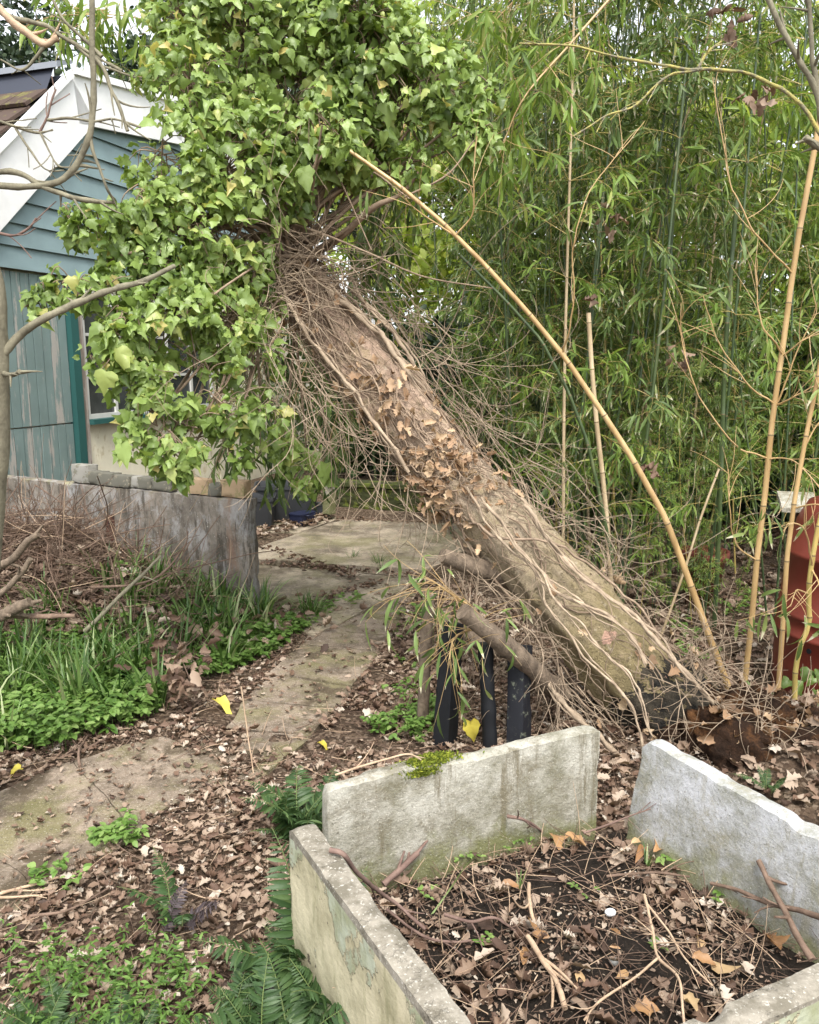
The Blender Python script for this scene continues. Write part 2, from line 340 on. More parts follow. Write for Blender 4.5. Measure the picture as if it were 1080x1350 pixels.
def wallmat():
    m = M_('old_wall_concrete'); c = m.ramp(m.noise(3.5, 8, .7), [(.36, (.08, .070, .057)), (.5, (.165, .145, .12)), (.62, (.24, .21, .175))])
    c = m.mix(m.math('MULTIPLY', m.mask(m.noise(6, 9, .8, m.map((1, 1, .6))), .49, .60), .65), c, (.33, .33, .325))
    c = m.mix(m.math('MULTIPLY', m.mask(m.noise(5, 8, .75, m.map((1.3, 1.3, .25))), .54, .64), .6), c, (.22, .125, .08))
    c = m.mix(m.math('MULTIPLY', m.mask(m.noise(8, 8, .8, m.map((1.7, 1.7, .3))), .52, .60), .85), c, (.06, .052, .04))
    c = m.mix(m.math('MULTIPLY', m.mask(m.math('ADD', m.noise(9, 6), m.math('MULTIPLY', m.math('SUBTRACT', m.sep(2), .86), 3.0)), .5, .68), .75), c, (.24, .225, .12))
    c = m.mix(m.mask(m.noise(80, 4, .7), .64, .7), c, (.40, .38, .34)); return m.done(c, .92, m.noise(40, 8, .75), .7, .008, .2)
G['wall'] = wallmat()
def painted_side():                       # slab with flaking cream paint on its outer face (r attribute = 1 there)
    m = M_('flaking_slab'); base = m.ramp(m.noise(14, 8, .7), [(.42, (.14, .125, .095)), (.58, (.27, .245, .20))])
    base = m.mix(m.mask(m.noise(130, 4), .58, .68), base, (.42, .40, .35))
    pn = m.math('ADD', m.noise(3.2, 8, .68, m.map((1, 1, .7))), m.math('MULTIPLY', m.math('SUBTRACT', m.sep(2), .40), .55)); cream = m.ramp(m.noise(7, 6), [(.35, (.30, .27, .17)), (.6, (.50, .45, .31))])
    green = m.ramp(m.noise(8, 6), [(.35, (.22, .23, .13)), (.6, (.36, .38, .29))])
    p = m.mix(m.mask(pn, .50, .515), cream, green); p = m.mix(m.mask(m.noise(5.5, 8, .75), .60, .62), p, (.10, .085, .06))
    edge = m.math('MULTIPLY', m.mask(pn, .492, .50), m.math('SUBTRACT', 1.0, m.mask(pn, .50, .512))); p = m.mix(m.math('MULTIPLY', edge, .5), p, (.10, .09, .06))
    p = m.mix(m.math('MULTIPLY', m.mask(m.noise(12, 7, .7, m.map((1, 1, .2))), .52, .66), .6), p, (.17, .17, .08))
    c = m.mix(m.mask(m.attr('r'), .6, .7), base, p); return m.done(c, .85, m.math('ADD', m.mask(pn, .495, .51), m.noise(60, 6)), .6, .006)
G['flaking'] = painted_side()
def soil(name, a, b):
    m = M_(name); c = m.ramp(m.noise(30, 10, .75), [(.35, a), (.65, b)]); c = m.mix(m.mask(m.noise(150, 4), .62, .7), c, tuple(min(1, x * 3) for x in b)); return m.done(c, .95, m.noise(60, 10, .8), 1.0, .02, .2)
G['soil'] = soil('planter_soil', (.012, .009, .007), (.04, .030, .022))
def groundm():
    m = M_('forest_floor'); c = m.ramp(m.noise(22, 10, .75), [(.32, (.035, .024, .016)), (.5, (.10, .068, .045)), (.66, (.21, .15, .105))])
    c = m.mix(m.math('MULTIPLY', m.mask(m.noise(2.3, 6), .55, .68), .5), c, (.08, .09, .03)); c = m.mix(m.mask(m.noise(110, 5), .6, .68), c, (.30, .22, .16))
    vo = m.n.new('ShaderNodeTexVoronoi'); vo.inputs['Scale'].default_value = 75; m.L(m.tc, vo.inputs['Vector']); vs_ = m.n.new('ShaderNodeSeparateColor'); m.L(vo.outputs['Color'], vs_.inputs[0]); fl = m.ramp(vs_.outputs[0], [(0, (.02, .014, .01)), (.45, (.07, .045, .03)), (.75, (.18, .125, .085)), (1, (.40, .31, .23))]); c = m.mix(.62, c, fl)
    return m.done(c, .95, m.noise(45, 10, .8), 1.0, .025, .15)
G['ground'] = groundm()
def trunkm():
    m = M_('smooth_bark'); t = m.attr('t'); n = m.noise(5, 8, .65); tt = m.math('ADD', t, m.math('MULTIPLY', m.math('SUBTRACT', n, .5), .35))
    c = m.ramp(tt, [(.05, (.13, .105, .05)), (.22, (.26, .21, .11)), (.40, (.41, .33, .235)), (.62, (.41, .295, .22)), (.85, (.27, .18, .13))])
    c = m.mix(m.math('MULTIPLY', m.mask(m.noise(9, 8, .7, None, .6), .5, .64), .55), c, (.23, .19, .09))
    c = m.mix(m.math('MULTIPLY', m.mask(m.noise(7, 8, .7), .56, .66), .6), c, (.40, .31, .21))
    c = m.mix(m.math('MULTIPLY', m.mask(m.noise(45, 6, .7), .54, .64), .7), c, (.10, .07, .045)); c = m.mix(m.math('MULTIPLY', m.mask(m.noise(14, 9, .75, None, 1.2), .56, .62), .75), c, (.085, .07, .035)); c = m.mix(m.math('MULTIPLY', m.mask(m.noise(20, 7, .7), .60, .66), .6), c, (.46, .39, .29))
    low = m.math('SUBTRACT', 1.0, m.mask(t, .10, .22)); rn = m.math('ADD', m.noise(6, 8, .7), m.math('MULTIPLY', low, .16)); lowm = m.math('GREATER_THAN', m.math('MULTIPLY', rn, m.mask(low, .05, .2)), .575)
    peel = m.math('ADD', m.noise(7, 4, .55), m.math('MULTIPLY', m.math('SUBTRACT', 1.0, m.mask(t, .16, .3)), .12)); c = m.mix(m.math('MULTIPLY', m.mask(peel, .725, .735), .9), c, (.52, .32, .24))
    c = m.mix(lowm, c, m.ramp(m.noise(18, 6), [(.4, (.015, .014, .012)), (.6, (.06, .05, .035))]))
    return m.done(c, .75, m.math('ADD', m.noise(30, 8, .7), m.math('MULTIPLY', lowm, -1.0)), 1.0, .03, .25)
G['trunk'] = trunkm()
def rot():
    m = M_('rotten_wood'); c = m.ramp(m.noise(9, 9, .75), [(.3, (.012, .008, .006)), (.5, (.05, .027, .016)), (.64, (.16, .075, .03)), (.75, (.30, .17, .07))]); return m.done(c, .95, m.noise(25, 10, .8), 1.0, .04, .15)
G['rot'] = rot()
def paint(name, col, worn, amt=.6, sc=9, streaky=(1, 1, .12), rough=.6):
    m = M_(name); c = m.mix(m.mask(m.noise(3, 5), .3, .7), col, tuple(x * .8 for x in col)); w = m.math('ADD', m.noise(sc, 9, .75, m.map(streaky)), m.math('MULTIPLY', m.math('SUBTRACT', m.attr('r'), .5), .12))
    c = m.mix(m.mask(w, amt, amt + .05), c, worn); return m.done(c, rough, w, .3, .004)
G['teal'] = paint('teal_cladding_paint', (.21, .29, .305), (.14, .19, .20), .66, 4, (1, 1, 1))
G['doorpaint'] = paint('worn_teal_paint', (.18, .245, .235), (.35, .33, .30), .535, 14)
G['postpaint'] = paint('dark_teal_paint', (.025, .095, .088), (.05, .09, .08), .7)
G['white'] = paint('white_board_paint', (.86, .86, .85), (.6, .58, .54), .72, 6, (1, 1, .5))
G['oldwood'] = paint('grey_wood', (.22, .18, .15), (.34, .30, .27), .5)
G['winwhite'] = paint('old_white_paint', (.55, .55, .52), (.28, .26, .22), .62)
G['render'] = paint('cream_render', (.72, .68, .54), (.50, .44, .30), .55, 3.5, (1, 1, .6), .9)
G['felt'] = M_('dark_felt').done((.035, .04, .055), .6)
G['lead'] = paint('grey_flashing', (.24, .26, .29), (.15, .16, .18), .6, 5, (1, 1, 1), .45)
G['tile'] = paint('clay_tile', (.075, .05, .038), (.12, .11, .035), .56, 8, (1, 1, 1), .9)
def glass(name='dusty_glass'):
    m = M_(name); c = m.ramp(m.noise(4, 6), [(.3, (.02, .024, .026)), (.7, (.07, .075, .075))]); return m.done(c, .22, spec=.6)
G['glass'] = glass()
G['blackpaint'] = paint('black_post_paint', (.008, .009, .011), (.10, .07, .05), .64, 7, (1, 1, 1), .55)
G['blackpaint2'] = paint('lichened_black_paint', (.011, .012, .016), (.11, .12, .09), .57, 22, (1, 1, 1), .55)
G['rust'] = paint('rust', (.09, .035, .02), (.03, .018, .014), .5, 12, (1, 1, 1), .9)
G['red'] = paint('red_brown_plastic', (.15, .030, .019), (.10, .022, .015), .62, 3, (1, 1, 1), .42)
G['terracotta'] = paint('terracotta', (.12, .032, .02), (.08, .03, .02), .6, 5, (1, 1, 1), .8)
G['tub'] = paint('black_tub_plastic', (.035, .037, .04), (.10, .09, .07), .62, 5, (1, 1, 1), .5)
G['navy'] = paint('navy_plastic', (.016, .02, .045), (.05, .05, .06), .66, 5, (1, 1, 1), .4)
G['greyplastic'] = paint('grey_plastic', (.10, .105, .12), (.2, .19, .17), .6, 5, (1, 1, 1), .5)
G['mossywall'] = paint('mossy_brick', (.045, .05, .018), (.10, .12, .02), .52, 9, (1, 1, 1), .95)
G['stone1'] = paint('grey_stone', (.26, .25, .22), (.15, .145, .11), .52, 16, (1, 1, 1), .9)
G['stone2'] = paint('green_grey_stone', (.125, .12, .095), (.21, .19, .14), .55, 16, (1, 1, 1), .9)
G['brick'] = paint('tan_brick', (.36, .26, .16), (.22, .19, .09), .52, 14, (1, 1, 1), .95)
G['quartz'] = M_('white_pebble').done((.62, .62, .62), .6)
G['pebble'] = M_('grey_pebble').done((.16, .16, .15), .6)
# ------------------------------------------------------------------ ground
BACKL, BACKR = P(428, 1040, .45), P(792, 962, .45)
def inpoly(pts, poly):
    x, y = pts[:, 0], pts[:, 1]; c = np.zeros(len(pts), bool); n = len(poly)
    for i in range(n):
        a, b = poly[i], poly[(i + 1) % n]
        m = ((a[1] > y) != (b[1] > y)) & (x < (b[0] - a[0]) * (y - a[1]) / (b[1] - a[1] + 1e-12) + a[0]); c ^= m
    return c
def pxpoly(L, z=0.0): return np.array([P(u, v, z)[:2] for u, v in L])
LW = [(356, 890), (375, 868), (395, 848), (418, 828), (440, 808), (468, 790), (490, 772)]
RW = [(468, 905), (490, 880), (505, 858), (518, 838), (528, 818), (540, 800), (552, 782)]
PATHS = [pxpoly([(290, 962), (322, 922), (356, 890)] + LW + RW[::-1] + [(468, 905), (445, 935), (418, 968)]), pxpoly([(-260, 1180), (-60, 1066), (95, 1003), (215, 970), (305, 1008), (185, 1096), (50, 1180), (-110, 1320)]),
         pxpoly([(215, 800), (330, 742), (300, 735), (400, 700), (450, 684), (655, 692), (640, 712), (565, 752), (560, 762), (420, 838)])]
def pdist(pts, poly):                     # distance to a polygon outline
    d = np.full(len(pts), 1e9); n = len(poly)
    for i in range(n):
        a, b = poly[i], poly[(i + 1) % n]; ab = b - a; t = np.clip(((pts - a) @ ab) / (ab @ ab + 1e-12), 0, 1); d = np.minimum(d, np.linalg.norm(pts - a - t[:, None] * ab, axis=1))
    return d
def gh(x, y):
    x = np.asarray(x, float); y = np.asarray(y, float); p = np.stack([x, y, np.zeros_like(x)], -1)
    h = fbm(p, 1.3, 3) * .04 + fbm(p, 7, 2) * .012
    h = h + .16 * np.exp(-(((x - 1.62) / .45) ** 2 + ((y - 3.05) / .45) ** 2))
    h = h + .50 * np.exp(-(((x + 2.2) / .85) ** 2 + ((y - 4.75) / .42) ** 2))
    flat = np.exp(-np.clip((np.hypot((x + .3) / 1.3, (y - 6.6) / 2.0)), 0, 9) ** 4)
    h = h * (1 - flat) + .004; sh_ = h.shape; q = np.stack([x.ravel(), y.ravel()], 1); h = h.ravel().copy()
    near_ = (np.abs(q[:, 0]) < 4) & (q[:, 1] < 10) & (q[:, 1] > .3)
    if near_.any():
        qq = q[near_]; hh = h[near_]
        for pl in PATHS:
            sd_ = np.where(inpoly(qq, pl), -1, 1) * pdist(qq, pl); hh = hh * np.clip((sd_ + .05) / .15, 0, 1) + np.where(sd_ < .12, .006 + .012 * (fbm(np.c_[qq, 0 * qq[:, 0]], 11, 2)), 0) - .05 * np.clip(-sd_ / .06 - .35, 0, 1)
        h[near_] = hh
    return h.reshape(sh_)
def ground():
    mb = MB(); xs = np.concatenate([[-60, -30, -15, -8], np.linspace(-5, 5, 200), [8, 15, 30, 60]]); ys = np.concatenate([[-20, -6, -2], np.linspace(.2, 9.5, 190), [12, 18, 30, 60, 120]])
    g = np.stack(np.meshgrid(xs, ys, indexing='ij'), -1); z = gh(g[..., 0], g[..., 1])
    mb.add(np.dstack([g, z[..., None]]).reshape(-1, 3), grid(len(xs), len(ys))); mb.build('ground', G['ground'], kind='structure')
ground()
def slab_strip(mb, left, right, z, th=.06, gap=.012, nsub=1):
    """slabs between successive left/right pixel pairs"""
    l = np.array([P(*q, z) for q in left]); r = np.array([P(*q, z) for q in right])
    for k in range(len(l) - 1):
        a, b, c, d = l[k], r[k], r[k + 1], l[k + 1]; tilt = RNG.uniform(-.006, .006, 4); cen = (a + b + c + d) / 4
        cs = [x + norm(cen - x) * gap for x in (a, b, c, d)]
        def fn(u, cs=cs, tilt=tilt):
            w = np.stack([(1 - u[:, 0]) * (1 - u[:, 1]), u[:, 0] * (1 - u[:, 1]), u[:, 0] * u[:, 1], (1 - u[:, 0]) * u[:, 1]], 1)
            p = w @ np.array(cs); p[:, 2] += w @ tilt - th * (1 - u[:, 2])
            e = np.minimum(np.minimum(u[:, 0], 1 - u[:, 0]), np.minimum(u[:, 1], 1 - u[:, 1]))
            q = p.copy(); nz = vecnoise(p, 6, 3); p[:, :2] += nz[:, :2] * .035 * (1 - np.clip(e * 6, 0, 1))[:, None]
            return p
        box(mb, fn, 26, 14, 2, rough=.004, ns=12)
mb = MB(); slab_strip(mb, [(205, 1030), (245, 992), (290, 962), (322, 922), (356, 890)], [(330, 1040), (375, 1000), (418, 968), (445, 935), (468, 905)], .012); slab_strip(mb, LW, RW, .012)
slab_strip(mb, [(-260, 1180), (-60, 1066), (95, 1003), (215, 970)], [(-110, 1320), (50, 1180), (185, 1096), (305, 1008)], .012, gap=.002)
mb.build('path', G['path'], kind='structure')
mb = MB(); slab_strip(mb, [(215, 800), (330, 742)], [(420, 838), (560, 762)], .022, gap=.015); slab_strip(mb, [(300, 735), (400, 700), (450, 684)], [(565, 752), (640, 712), (655, 692)], .026, gap=.015)
slab_strip(mb, [(250, 700), (330, 672)], [(395, 702), (450, 682)], .024, gap=.01)
mb.build('terrace', G['terrace'], kind='structure')
# ------------------------------------------------------------------ shed
g0 = np.array([-3.5, 7.0, 0]); gd = np.array([.316, .949, 0]); gn = np.array([.949, -.316, 0])
def sz(u, v, off=0):
    d = ray(u, v); k = np.dot(g0 + gn * off - CAM, gn) / np.dot(d, gn); p = CAM + d * k - g0; return np.dot(p, gd), p[2]
def sbox(mb, s0, s1, z0, z1, o0, o1, lean=0.0, r=.5, sk=0.0, **k):
    def fn(u):
        s = s0 + u[:, 0] * (s1 - s0); z = z0 + u[:, 2] * (z1 - z0) + sk * u[:, 0]; o = o0 + u[:, 1] * (o1 - o0) + lean * (1 - u[:, 2])
        return g0 + gd * s[:, None] + gn * o[:, None] + np.array([0, 0, 1]) * z[:, None]
    return box(mb, fn, r=r, **k)
def spoly(mb, pts, o0, o1, r=.5):         # extruded polygon in (s,z)
    a = [g0 + gd * s + gn * o0 + np.array([0, 0, z]) for s, z in pts]; b = [x + gn * (o1 - o0) for x in a]; n = len(pts)
    mb.add(np.array(a + b), [list(range(n))[::-1], list(range(n, 2 * n))] + [[i, (i + 1) % n, n + (i + 1) % n, n + i] for i in range(n)], r)
def build_shed():
    t = thing('shed', 'teal weatherboarded shed with white gambrel gable boards behind the concrete wall', 'shed', tuple(g0 + gd * 2.5))
    kn = sz(82, 98); lo = sz(0, 181); r1 = sz(190, 128); sl = (kn[1] - lo[1]) / (kn[0] - lo[0]); su = (r1[1] - kn[1]) / (r1[0] - kn[0])
    zc = sz(0, 352)[1]; se = kn[0] - (kn[1] - zc + .25) / sl; sr = kn[0] + 1.7; zr = kn[1] + su * 1.7; W = 2 * (sr - se)
    inn = .06
    # cladding
    mb = MB(); h = .19; z = zc
    def left(zz): return se + (zz - (zc - .25)) / sl if zz < kn[1] else kn[0] + (zz - kn[1]) / max(su, .02)
    while z < zr - .02:
        a = left(z + h * .5) + .12
        if a < sr: sbox(mb, a, 2 * sr - a, z, z + h * 1.06, .0, .012, lean=.026, r=RNG.uniform(.2, .8), nx=10, rough=.003, ns=2)
        z += h
    mb.build('cladding', G['teal'], t, smooth=False)
    # backing wall and other walls
    mb = MB(); sbox(mb, se + .1, 2 * sr - se - .1, -.1, zc + .02, -.25, -.06); spoly(mb, [(se + .1, zc), (2 * sr - se - .1, zc), (2 * sr - kn[0], kn[1] - .1), (sr, zr - .1), (kn[0], kn[1] - .1)], -.25, -.03)
    sbox(mb, se + .1, se + .3, -.1, zc, -4, -.25); mb.build('wall', G['render'], t, smooth=False)
    # barge boards
    def barge(p, q, w, name='bargeboard'):
        p, q = np.array(p), np.array(q); d = norm(q - p); n = np.array([d[1], -d[0]]); mb = MB(); spoly(mb, [p, q, q + n * w, p + n * w], .045, .085); spoly(mb, [p - n * .03, q - n * .03, q + n * .03, p + n * .03], .085, .12)
        mb.build(name, G['white'], t, smooth=False)
    b = np.array(kn); a = b - np.array([1, sl]) * (kn[0] - se); wd = .40
    wd = .46; barge(a, b, wd); barge(b + np.array([.03, .03 * su + .03]), (sr, zr + .03), .44)
    m2 = lambda q: (2 * sr - q[0], q[1])
    for p, q, w in ((m2((sr, zr)), m2(b), .36), (m2(b), m2(a), wd)):
        p, q = np.array(p), np.array(q); barge(p, q, w)
    # roof
    def roof(p, q, name, mat, tiles):
        p, q = np.array(p), np.array(q); mb = MB(); n = 9 if tiles else 1
        for k in range(n):
            x, y = p + (q - p) * k / n, p + (q - p) * (k + 1.12) / n if tiles else q
            d = norm(y - x); nn = np.array([-d[1], d[0]])
            for j in range(16 if tiles else 1):
                o1 = .04 - j * .26 if tiles else .06; o0 = o1 - (.25 if tiles else 4.2)
                spoly(mb, [x + nn * (.045 if tiles else .01), y + nn * .01, y + nn * (.03 if tiles else .05), x + nn * (.075 if tiles else .05)], o0, o1, RNG.random())
        mb.build(name, mat, t, smooth=False)
    roof(a, b - (b - a) * .12, 'tiled_roof', G['tile'], True); roof(b - (b - a) * .05, (sr, zr), 'upper_roof', G['felt'], False)
    roof(m2(b), m2(a), 'far_roof', G['felt'], False); roof((sr, zr), m2(b), 'far_upper_roof', G['felt'], False)
    mb = MB(); c = b + np.array([-.02, .05]); spoly(mb, [c - [.16, .05], c + [.05, .04], c + [.05, .07], c - [.16, .0]], -4.2, .10); mb.build('flashing', G['lead'], t, smooth=False)
    # torn felt hanging under the flashing
    mb = MB(); U = np.linspace(0, 1, 30); V = np.linspace(0, 1, 8); g = np.stack(np.meshgrid(U, V, indexing='ij'), -1).reshape(-1, 2)
    o = .02 - g[:, 0] * 3.5; s = c[0] - .1 - g[:, 1] * .16 - .03 * np.sin(g[:, 0] * 22) * g[:, 1]; zz = c[1] - .02 - g[:, 1] * (.30 + .09 * np.sin(g[:, 0] * 17)); o2 = gn * o[:, None]
    mb.add(g0 + gd * s[:, None] + o2 + np.array([0, 0, 1]) * zz[:, None], grid(30, 8)); mb.build('felt_flap', G['felt'], t)
    # door
    s0 = sz(4, 500)[0] - .35; s1 = sz(93, 500)[0]; zsp = sz(50, 562)[1]; zt = zc - .02; mb = MB(); n = 11; w = (s1 - s0) / n
    dr = None
    for k in range(n): sbox(mb, s0 + k * w + .004, s0 + (k + 1) * w - .006, .05, zsp - .008, -.04, -.005 + RNG.uniform(-.004, .004), r=RNG.uniform(0, 1), nx=3, nz=12, rough=.0015)
    dr = mb.build('lower_door', G['doorpaint'], t, smooth=False); mb = MB()
    for k in range(n): sbox(mb, s0 + k * w + .004, s0 + (k + 1) * w - .006, zsp + .006, zt, -.04, -.003 + RNG.uniform(-.004, .004), r=RNG.uniform(0, 1), nx=3, nz=20, rough=.0015)
    mb.build('upper_door', G['doorpaint'], t, smooth=False)
    s2 = sz(103, 500)[0]; mb = MB(); sbox(mb, s1 + .004, s2, 0, zt, -.04, .05); mb.build('door_post', G['postpaint'], t, smooth=False)
    mb = MB(); s3 = sz(110, 500)[0]; sbox(mb, s2 + .003, s3, 0, zt, -.04, .035, r=.7); mb.build('corner_board', G['oldwood'], t, smooth=False)
    # window
    zb, zw = sz(112, 553)[1], sz(112, 384)[1]; s4 = s3 + 2.3; mb = MB(); nb = 5; fw = .045
    sbox(mb, s3 + .002, s3 + fw, zb, zw, -.03, .02); sbox(mb, s4 - fw, s4, zb, zw, -.03, .02)
    sbox(mb, s3 + fw, s4 - fw, zw - fw, zw, -.03, .018); sbox(mb, s3 + fw, s4 - fw, zb, zb + fw, -.03, .018)
    for k in range(1, nb): x = s3 + (s4 - s3) * k / nb; sbox(mb, x - .018, x + .018, zb + fw, zw - fw, -.025, .012)
    for k in (1, 2): zz = zb + (zw - zb) * k / 3; sbox(mb, s3 + fw, s4 - fw, zz - .014, zz + .014, -.022, .008)
    win = mb.build('window', G['winwhite'], t, smooth=False)
    mb = MB(); sbox(mb, s3 + fw * .5, s4 - fw * .5, zb + fw * .5, zw - fw * .5, -.018, -.012); mb.build('pane', G['glass'], win, smooth=False)
    mb = MB(); sbox(mb, s3, s4 + .05, zb - .05, zb - .002, -.04, .09); mb.build('window_sill', G['postpaint'], t, smooth=False)
    mb = MB(); sbox(mb, s3, s4 + .1, 0, zb - .052, -.055, .0, nx=20, nz=8, rough=.006, ns=3); sbox(mb, s4 + .1, 2 * sr - se - .1, 0, zt, -.055, .004, nx=10, nz=8, rough=.006, ns=3)
    mb.build('rendered_wall', G['render'], t)
build_shed()
# ------------------------------------------------------------------ slab boxes between two top points
def slab(name, mat, a, b, zb, th, label, cat, top=None, lean=0.0, rough=.0024, endskew=(0, 0), n=(70, 24), parent=None, side_r=None, chip=.007):
    """a,b top edge points of the visible face; th>0 thickness goes to the right of a->b"""
    a, b = np.array(a, float), np.array(b, float); d = norm((b - a) * [1, 1, 0]); nn = np.array([d[1], -d[0], 0]); mb = MB()
    def fn(u):
        s = u[:, 0]; z = u[:, 2]; zt = a[2] + (b[2] - a[2]) * s
        if top is not None: zt = zt + np.interp(s, [q[0] for q in top], [q[1] for q in top])
        p = a * (1 - s)[:, None] + b * s[:, None]; sk = endskew[0] * (1 - z) * (1 - s) + endskew[1] * (1 - z) * s
        p = p + d * sk[:, None]; p[:, 2] = zb + (zt - zb) * z; p = p + nn * (th * u[:, 1])[:, None] + nn * (lean * (1 - z))[:, None]; return p
    r = .5
    box(mb, fn, n[0], 4, n[1], rough=rough, ns=34, bev=chip)
    if side_r is not None:                # mark the outer face
        v0 = np.concatenate(mb.v); m = ((v0 - a) @ nn) ; rr = np.where((m > th * .5 + lean) if side_r > 0 else (m < th * .25), 1.0, 0.0) * (v0[:, 2] < a[2] - .02)
        mb.r = [rr]
    return mb.build(name, mat, parent, label=label, cat=cat)
# garden wall
we = P(326, 660, .76); wl_ = P(0, 628, .76); wl2 = we + (wl_ - we) * 1.7
w_ = slab('concrete_wall', G['wall'], we, wl2, -.1, .10, 'low stained concrete wall with a rusty slot, in front of the shed', 'wall', n=(160, 30), rough=.007, chip=.010)
wd = norm((wl2 - we) * [1, 1, 0]); wnrm = np.array([wd[1], -wd[0], 0])
if np.dot(wnrm, [0, 1, 0]) < 0: print('WALL THICK TOWARD CAMERA')
def wallpt(u, v, off=.0):
    n = -wnrm; d = ray(u, v); k = np.dot(we - CAM, n) / np.dot(d, n); return CAM + d * k + n * off
mb = MB(); a = wallpt(140, 678, .004); b = wallpt(151, 712, .004)
q = [wallpt(140, 680, .004), wallpt(151, 677, .004), wallpt(151, 714, .004), wallpt(141, 712, .004)]; q = [x for x in q]; bq = [x + wnrm * .02 for x in q]
mb.add(np.array(q + bq), [[3, 2, 1, 0], [4, 5, 6, 7], [0, 1, 5, 4], [1, 2, 6, 5], [2, 3, 7, 6], [3, 0, 4, 7]]); mb.build('rusty_slot', G['rust'], w_, smooth=False)
# stones on the wall
def stone(name, u0, u1, vt, vb, mat, label, seed, dep=.09):
    mid = .5 * (u0 + u1); c0 = wallpt(u0, vb); c1 = wallpt(u1, vb); zt = wallpt(mid, vt)[2]; zb = .765; rg = np.random.default_rng(seed); mb = MB()
    s0 = np.dot(c0 - we, wd); s1 = np.dot(c1 - we, wd); h = max(.03, zt - zb); y0 = .0 + rg.uniform(-.005, .015); j = rg.uniform(-.12, .12, (8, 3)) * [abs(s1 - s0), dep, h]
    def fn(u):
        p = we * [1, 1, 0] + wd * (s0 + (s1 - s0) * u[:, 0])[:, None] + wnrm * (y0 + dep * u[:, 1])[:, None] + np.array([0, 0, 1]) * (zb + h * u[:, 2])[:, None]
        for k in range(8):
            w = np.abs((k & 1) - 1 + u[:, 0]) * np.abs(((k >> 1) & 1) - 1 + u[:, 1]) * np.abs(((k >> 2) & 1) - 1 + u[:, 2]); w = w * (u[:, 2] if not (k >> 2) & 1 else 1)
            p = p + (wd * j[k, 0] + wnrm * j[k, 1] + np.array([0, 0, abs(1) * j[k, 2]]) * (1 if (k >> 2) & 1 == 0 else .0)) * w[:, None] * .8
        return p
    box(mb, fn, 9, 7, 7, rough=.006, ns=25, bev=.008); mb.build(name, mat, label=label, cat='stone', group='stones laid along the wall top')
SL = [(91, 118, 613, 634, 'stone1', 'pale grey block, the leftmost stone on the wall top'), (116, 131, 622, 637, 'stone2', 'small squat stone right beside the pale grey block on the wall'),
      (128, 150, 624, 640, 'stone2', 'wedge-shaped grey-green stone, third from the left on the wall'), (148, 170, 627, 642, 'stone2', 'grey-green stone with a sloping top, fourth from the left on the wall'),
      (169, 181, 629, 642, 'stone1', 'narrow upright stone, fifth from the left on the wall'), (180, 199, 630, 644, 'stone2', 'squarish dark stone, sixth from the left on the wall'),
      (198, 225, 633, 646, 'stone2', 'bluish flat stone under the tip of the ivy on the wall'), (246, 274, 632, 651, 'brick', 'tan weathered brick just right of the hanging ivy on the wall'),
      (273, 290, 638, 652, 'stone2', 'low blue-grey stone between the two tan bricks'), (289, 320, 634, 654, 'brick', 'tan brick at the right end of the wall top')]
for k, (a, b, c, d, m, l) in enumerate(SL): stone('brick' if m == 'brick' else 'stone', a, b, c, d, G[m], l, k)
mb = MB()
# ------------------------------------------------------------------ planter
ZT = .45
A0 = P(430, 1040, ZT); A1 = P(793, 964, ZT)
back = slab('concrete_panel', G['slab'], A1, A0, -.05, -.055 * -1, 'upright mossy concrete panel at the back of the planter, in front of the black posts', 'concrete panel', top=[(0, .0), (.06, .005), (.35, .0), (.38, -.004), (.75, .008), (1, -.01)], endskew=(0, 0))
B0 = P(846, 972, ZT); B1 = P(1230, 1192, ZT - .02)
right = slab('concrete_panel', G['slabwhite'], B1, B0, -.05, .055, 'whitish tilted concrete panel with a small hole, right side of the planter', 'concrete panel', lean=-.05, endskew=(0, .03), top=[(0, 0), (.93, .0), (.97, -.004), (1, -.03)])
C0 = P(380, 1088, ZT); C1 = P(640, 1440, ZT - .01)
left = slab('concrete_panel', G['flaking'], C1, C0, -.05, .062, 'concrete panel with flaking cream paint along the left side of the planter', 'concrete panel', n=(120, 34), side_r=-1, rough=.002, top=[(0, 0), (.97, 0), (1, -.012)])
D0 = P(800, 1390, ZT - .02); D1 = P(1160, 1232, ZT - .02)
front = slab('concrete_panel', G['flaking'], D0, D1, -.05, -.06 * -1, 'concrete panel with a notched top edge closing the planter nearest the camera', 'concrete panel', side_r=1, top=[(0, 0), (.28, 0), (.3, -.012), (.34, -.014), (.37, 0), (1, 0)])
hd_ = ray(879, 1058); nr_ = norm(np.cross(B1 - B0, [0, 0, 1.0])); nr_ = nr_ if nr_[1] < 0 else -nr_
hp_ = CAM + hd_ * (np.dot(B0 - CAM, nr_) / np.dot(hd_, nr_)); mb = MB()
for k in range(2): tube(mb, np.array([hp_ - nr_ * .012, hp_ + nr_ * .0085 + [0, 0, .0]]) + np.array([k * .012, 0, -k * .008]), [.016 - .006 * k, .010 - .004 * k], 14, noise=.004, ns=60)
mb.build('pitted_hole', G['rot'], right)
